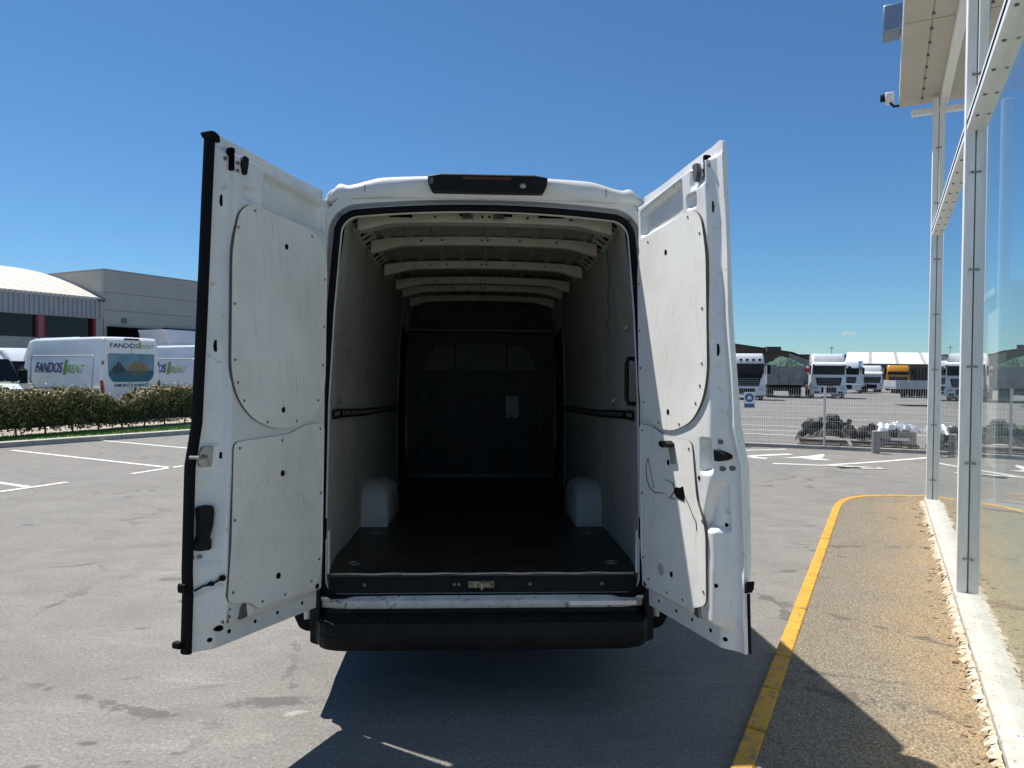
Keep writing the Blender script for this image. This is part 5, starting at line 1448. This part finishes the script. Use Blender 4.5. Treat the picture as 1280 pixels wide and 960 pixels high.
# fence signs
s1 = empty('warning_sign', on_fence(-2.16, -.06, 1.13), math.atan2(fd.y, fd.x), 'white fence sign with yellow warning triangle and yellow round symbol', 'sign')
signw = mat('sign_white', (.72, .72, .70), .4); signy = mat('sign_yellow', (.62, .42, .02), .4); signb = mat('sign_blue', (.04, .12, .33), .4)
MB().box(-.20, .20, -.006, .004, -.20, .22).build('plate', signw, s1)
MB().prism([(-.13, .02), (.13, .02), (0, .20)], lambda a, b, t: (a, t, b), -.011, -.006).build('triangle', signy, s1)
MB().prism([(.0 + .085 * math.cos(2 * math.pi * k / 20), -.09 + .085 * math.sin(2 * math.pi * k / 20)) for k in range(20)], lambda a, b, t: (a, t, b), -.011, -.006).build('round_symbol', signy, s1)
s2 = empty('mandatory_sign', on_fence(-1.71, -.06, 1.13), math.atan2(fd.y, fd.x), 'white fence sign with a blue round symbol and blue caption bar', 'sign')
MB().box(-.13, .13, -.006, .004, -.20, .20).build('plate', signw, s2)
MB().prism([(.105 * math.cos(2 * math.pi * k / 24), .06 + .105 * math.sin(2 * math.pi * k / 24)) for k in range(24)], lambda a, b, t: (a, t, b), -.011, -.006).build('blue_disc', signb, s2)
MB().prism([(-.05, .02), (.05, .02), (.05, .06), (0, .12), (-.05, .06)], lambda a, b, t: (a, t, b), -.015, -.011).build('white_figure', signw, s2)
MB().box(-.115, .115, -.011, -.006, -.18, -.09).build('caption_bar', signb, s2)
# scrap heap and silver pallets just behind the fence
sh = empty('scrap_heap', on_fence(.35, .75), math.atan2(fd.y, fd.x), 'heap of dark rusty machine parts on pallets just behind the fence', 'scrap')
rm = mat('rusty_dark_steel', (.022, .020, .018), .65, metal=.3, col2=(.055, .042, .032), scale=8); wm = mat('pallet_wood', (.26, .19, .12), .85, col2=(.18, .13, .08), scale=6)
rs_ = random.Random(21)
for px in (-.85, .35):
    for k in range(5): MB().box(px - .05 + 0, px + 1.05, -.45 + k * .2, -.30 + k * .2, .10, .13).build('pallet_board', wm, sh)
    for k in range(3): MB().box(px + .0 + k * .45, px + .1 + k * .45, -.45, .45, 0, .10).build('pallet_block', wm, sh)
def mound(x): return .30 * math.exp(-((x + .15) / .55) ** 2) + .16 + .12 * math.exp(-((x - .9) / .3) ** 2)
mo = MB(); nn_ = 30
mo.loft([[(-1.0 + 2.4 * i / nn_, -.40 + .8 * j / 10, .13 + mound(-1.0 + 2.4 * i / nn_) * math.sin(math.pi * (j + .3) / 10.6) ** .5 * (.85 + .3 * rs_.random()) * (0 if i in (0, nn_) else 1)) for j in range(11)] for i in range(nn_ + 1)], closed_ring=False)
mo.build('mound', rm, sh)
for i in range(60):
    x = rs_.uniform(-.95, 1.35); zt = .13 + mound(x) * rs_.uniform(.8, 1.45)
    Mx = Matrix.Translation((x, rs_.uniform(-.3, .1), zt)) @ Matrix.Rotation(rs_.uniform(0, 3), 4, 'Z') @ Matrix.Rotation(rs_.uniform(-1.2, 1.2), 4, 'X')
    a_, b_, c_ = rs_.uniform(.05, .16), rs_.uniform(.04, .09), rs_.uniform(.03, .10)
    if i % 3: MB().box(-a_, a_, -b_, b_, -c_, c_, Mx).build('machine_part', rm, sh, bevel=.01)
    else: MB().cyl(Mx @ Vector((-a_ * 1.6, 0, 0)), Mx @ Vector((a_ * 1.6, 0, 0)), b_ * .7, b_ * .5, 8).build('machine_part', rm, sh)
foil = mat('crumpled_silver_film', (.55, .59, .64), .35, metal=.5, col2=(.5, .55, .6), scale=12, bump=1.0, bscale=16)
crate_m = mat('grey_crate', (.36, .35, .33), .7, col2=(.26, .25, .24), scale=6)
for i, (s_, lb) in enumerate(((1.62, 'pallet of goods under crumpled silver film, left of two behind the fence'), (2.72, 'pallet of goods under crumpled silver film, right of two behind the fence'))):
    wp = empty('wrapped_pallet', on_fence(s_, .75), math.atan2(fd.y, fd.x), lb, 'pallet', 'silver wrapped pallets behind the fence')
    for k in range(3): MB().box(-.42 + k * .36, -.30 + k * .36, -.4, .4, 0, .10).build('pallet_block', wm, wp)
    for k in range(5): MB().box(-.44, .44, -.42 + k * .18, -.28 + k * .18, .10, .125).build('pallet_board', wm, wp)
    MB().box(-.38, .38, -.36, .36, .127, .52).build('load', crate_m, wp, bevel=.02)
    q = MB(); n = 22
    q.loft([[((-.46 + .92 * a / n), (-.42 + .84 * b_ / n), .53 + .09 * mnoise.noise(Vector((a * .55 + i * 9, b_ * .55, 1))) + .06 * math.sin(math.pi * a / n) - (.10 if a in (0, n) or b_ in (0, n) else 0)) for b_ in range(n + 1)] for a in range(n + 1)], closed_ring=False)
    q.build('silver_film', foil, wp, smooth=True, angle=60)
    MB().box(-.16, .22, -.46, -.37, .24, .30).build('white_sheet', signw, wp)
# cloud: one small fair-weather puff far away
cm = bpy.data.materials.new('cloud_vapour'); cm.use_nodes = True
N_, L_ = cm.node_tree.nodes, cm.node_tree.links
N_.remove(N_['Principled BSDF'])
pv = N_.new('ShaderNodeVolumePrincipled'); pv.inputs['Color'].default_value = (1, 1, 1, 1); pv.inputs['Density'].default_value = .022; pv.inputs['Anisotropy'].default_value = .2
L_.new(pv.outputs[0], N_['Material Output'].inputs['Volume'])
cl = MB(); cl.sphere((0, 0, 0), 1.0, 40, 24)
cl.v = [tuple(Vector(p) * (1 + .45 * mnoise.noise(Vector(p) * 1.7 + Vector((3, 1, 4))) + .22 * mnoise.noise(Vector(p) * 4.5))) for p in cl.v]
cl.v = [(x * 30, y * 20, max(z, -.55) * 12) for x, y, z in cl.v]
co = cl.build('cloud', cm, smooth=True, kind='structure'); co.location = (1400, 3000, 166)
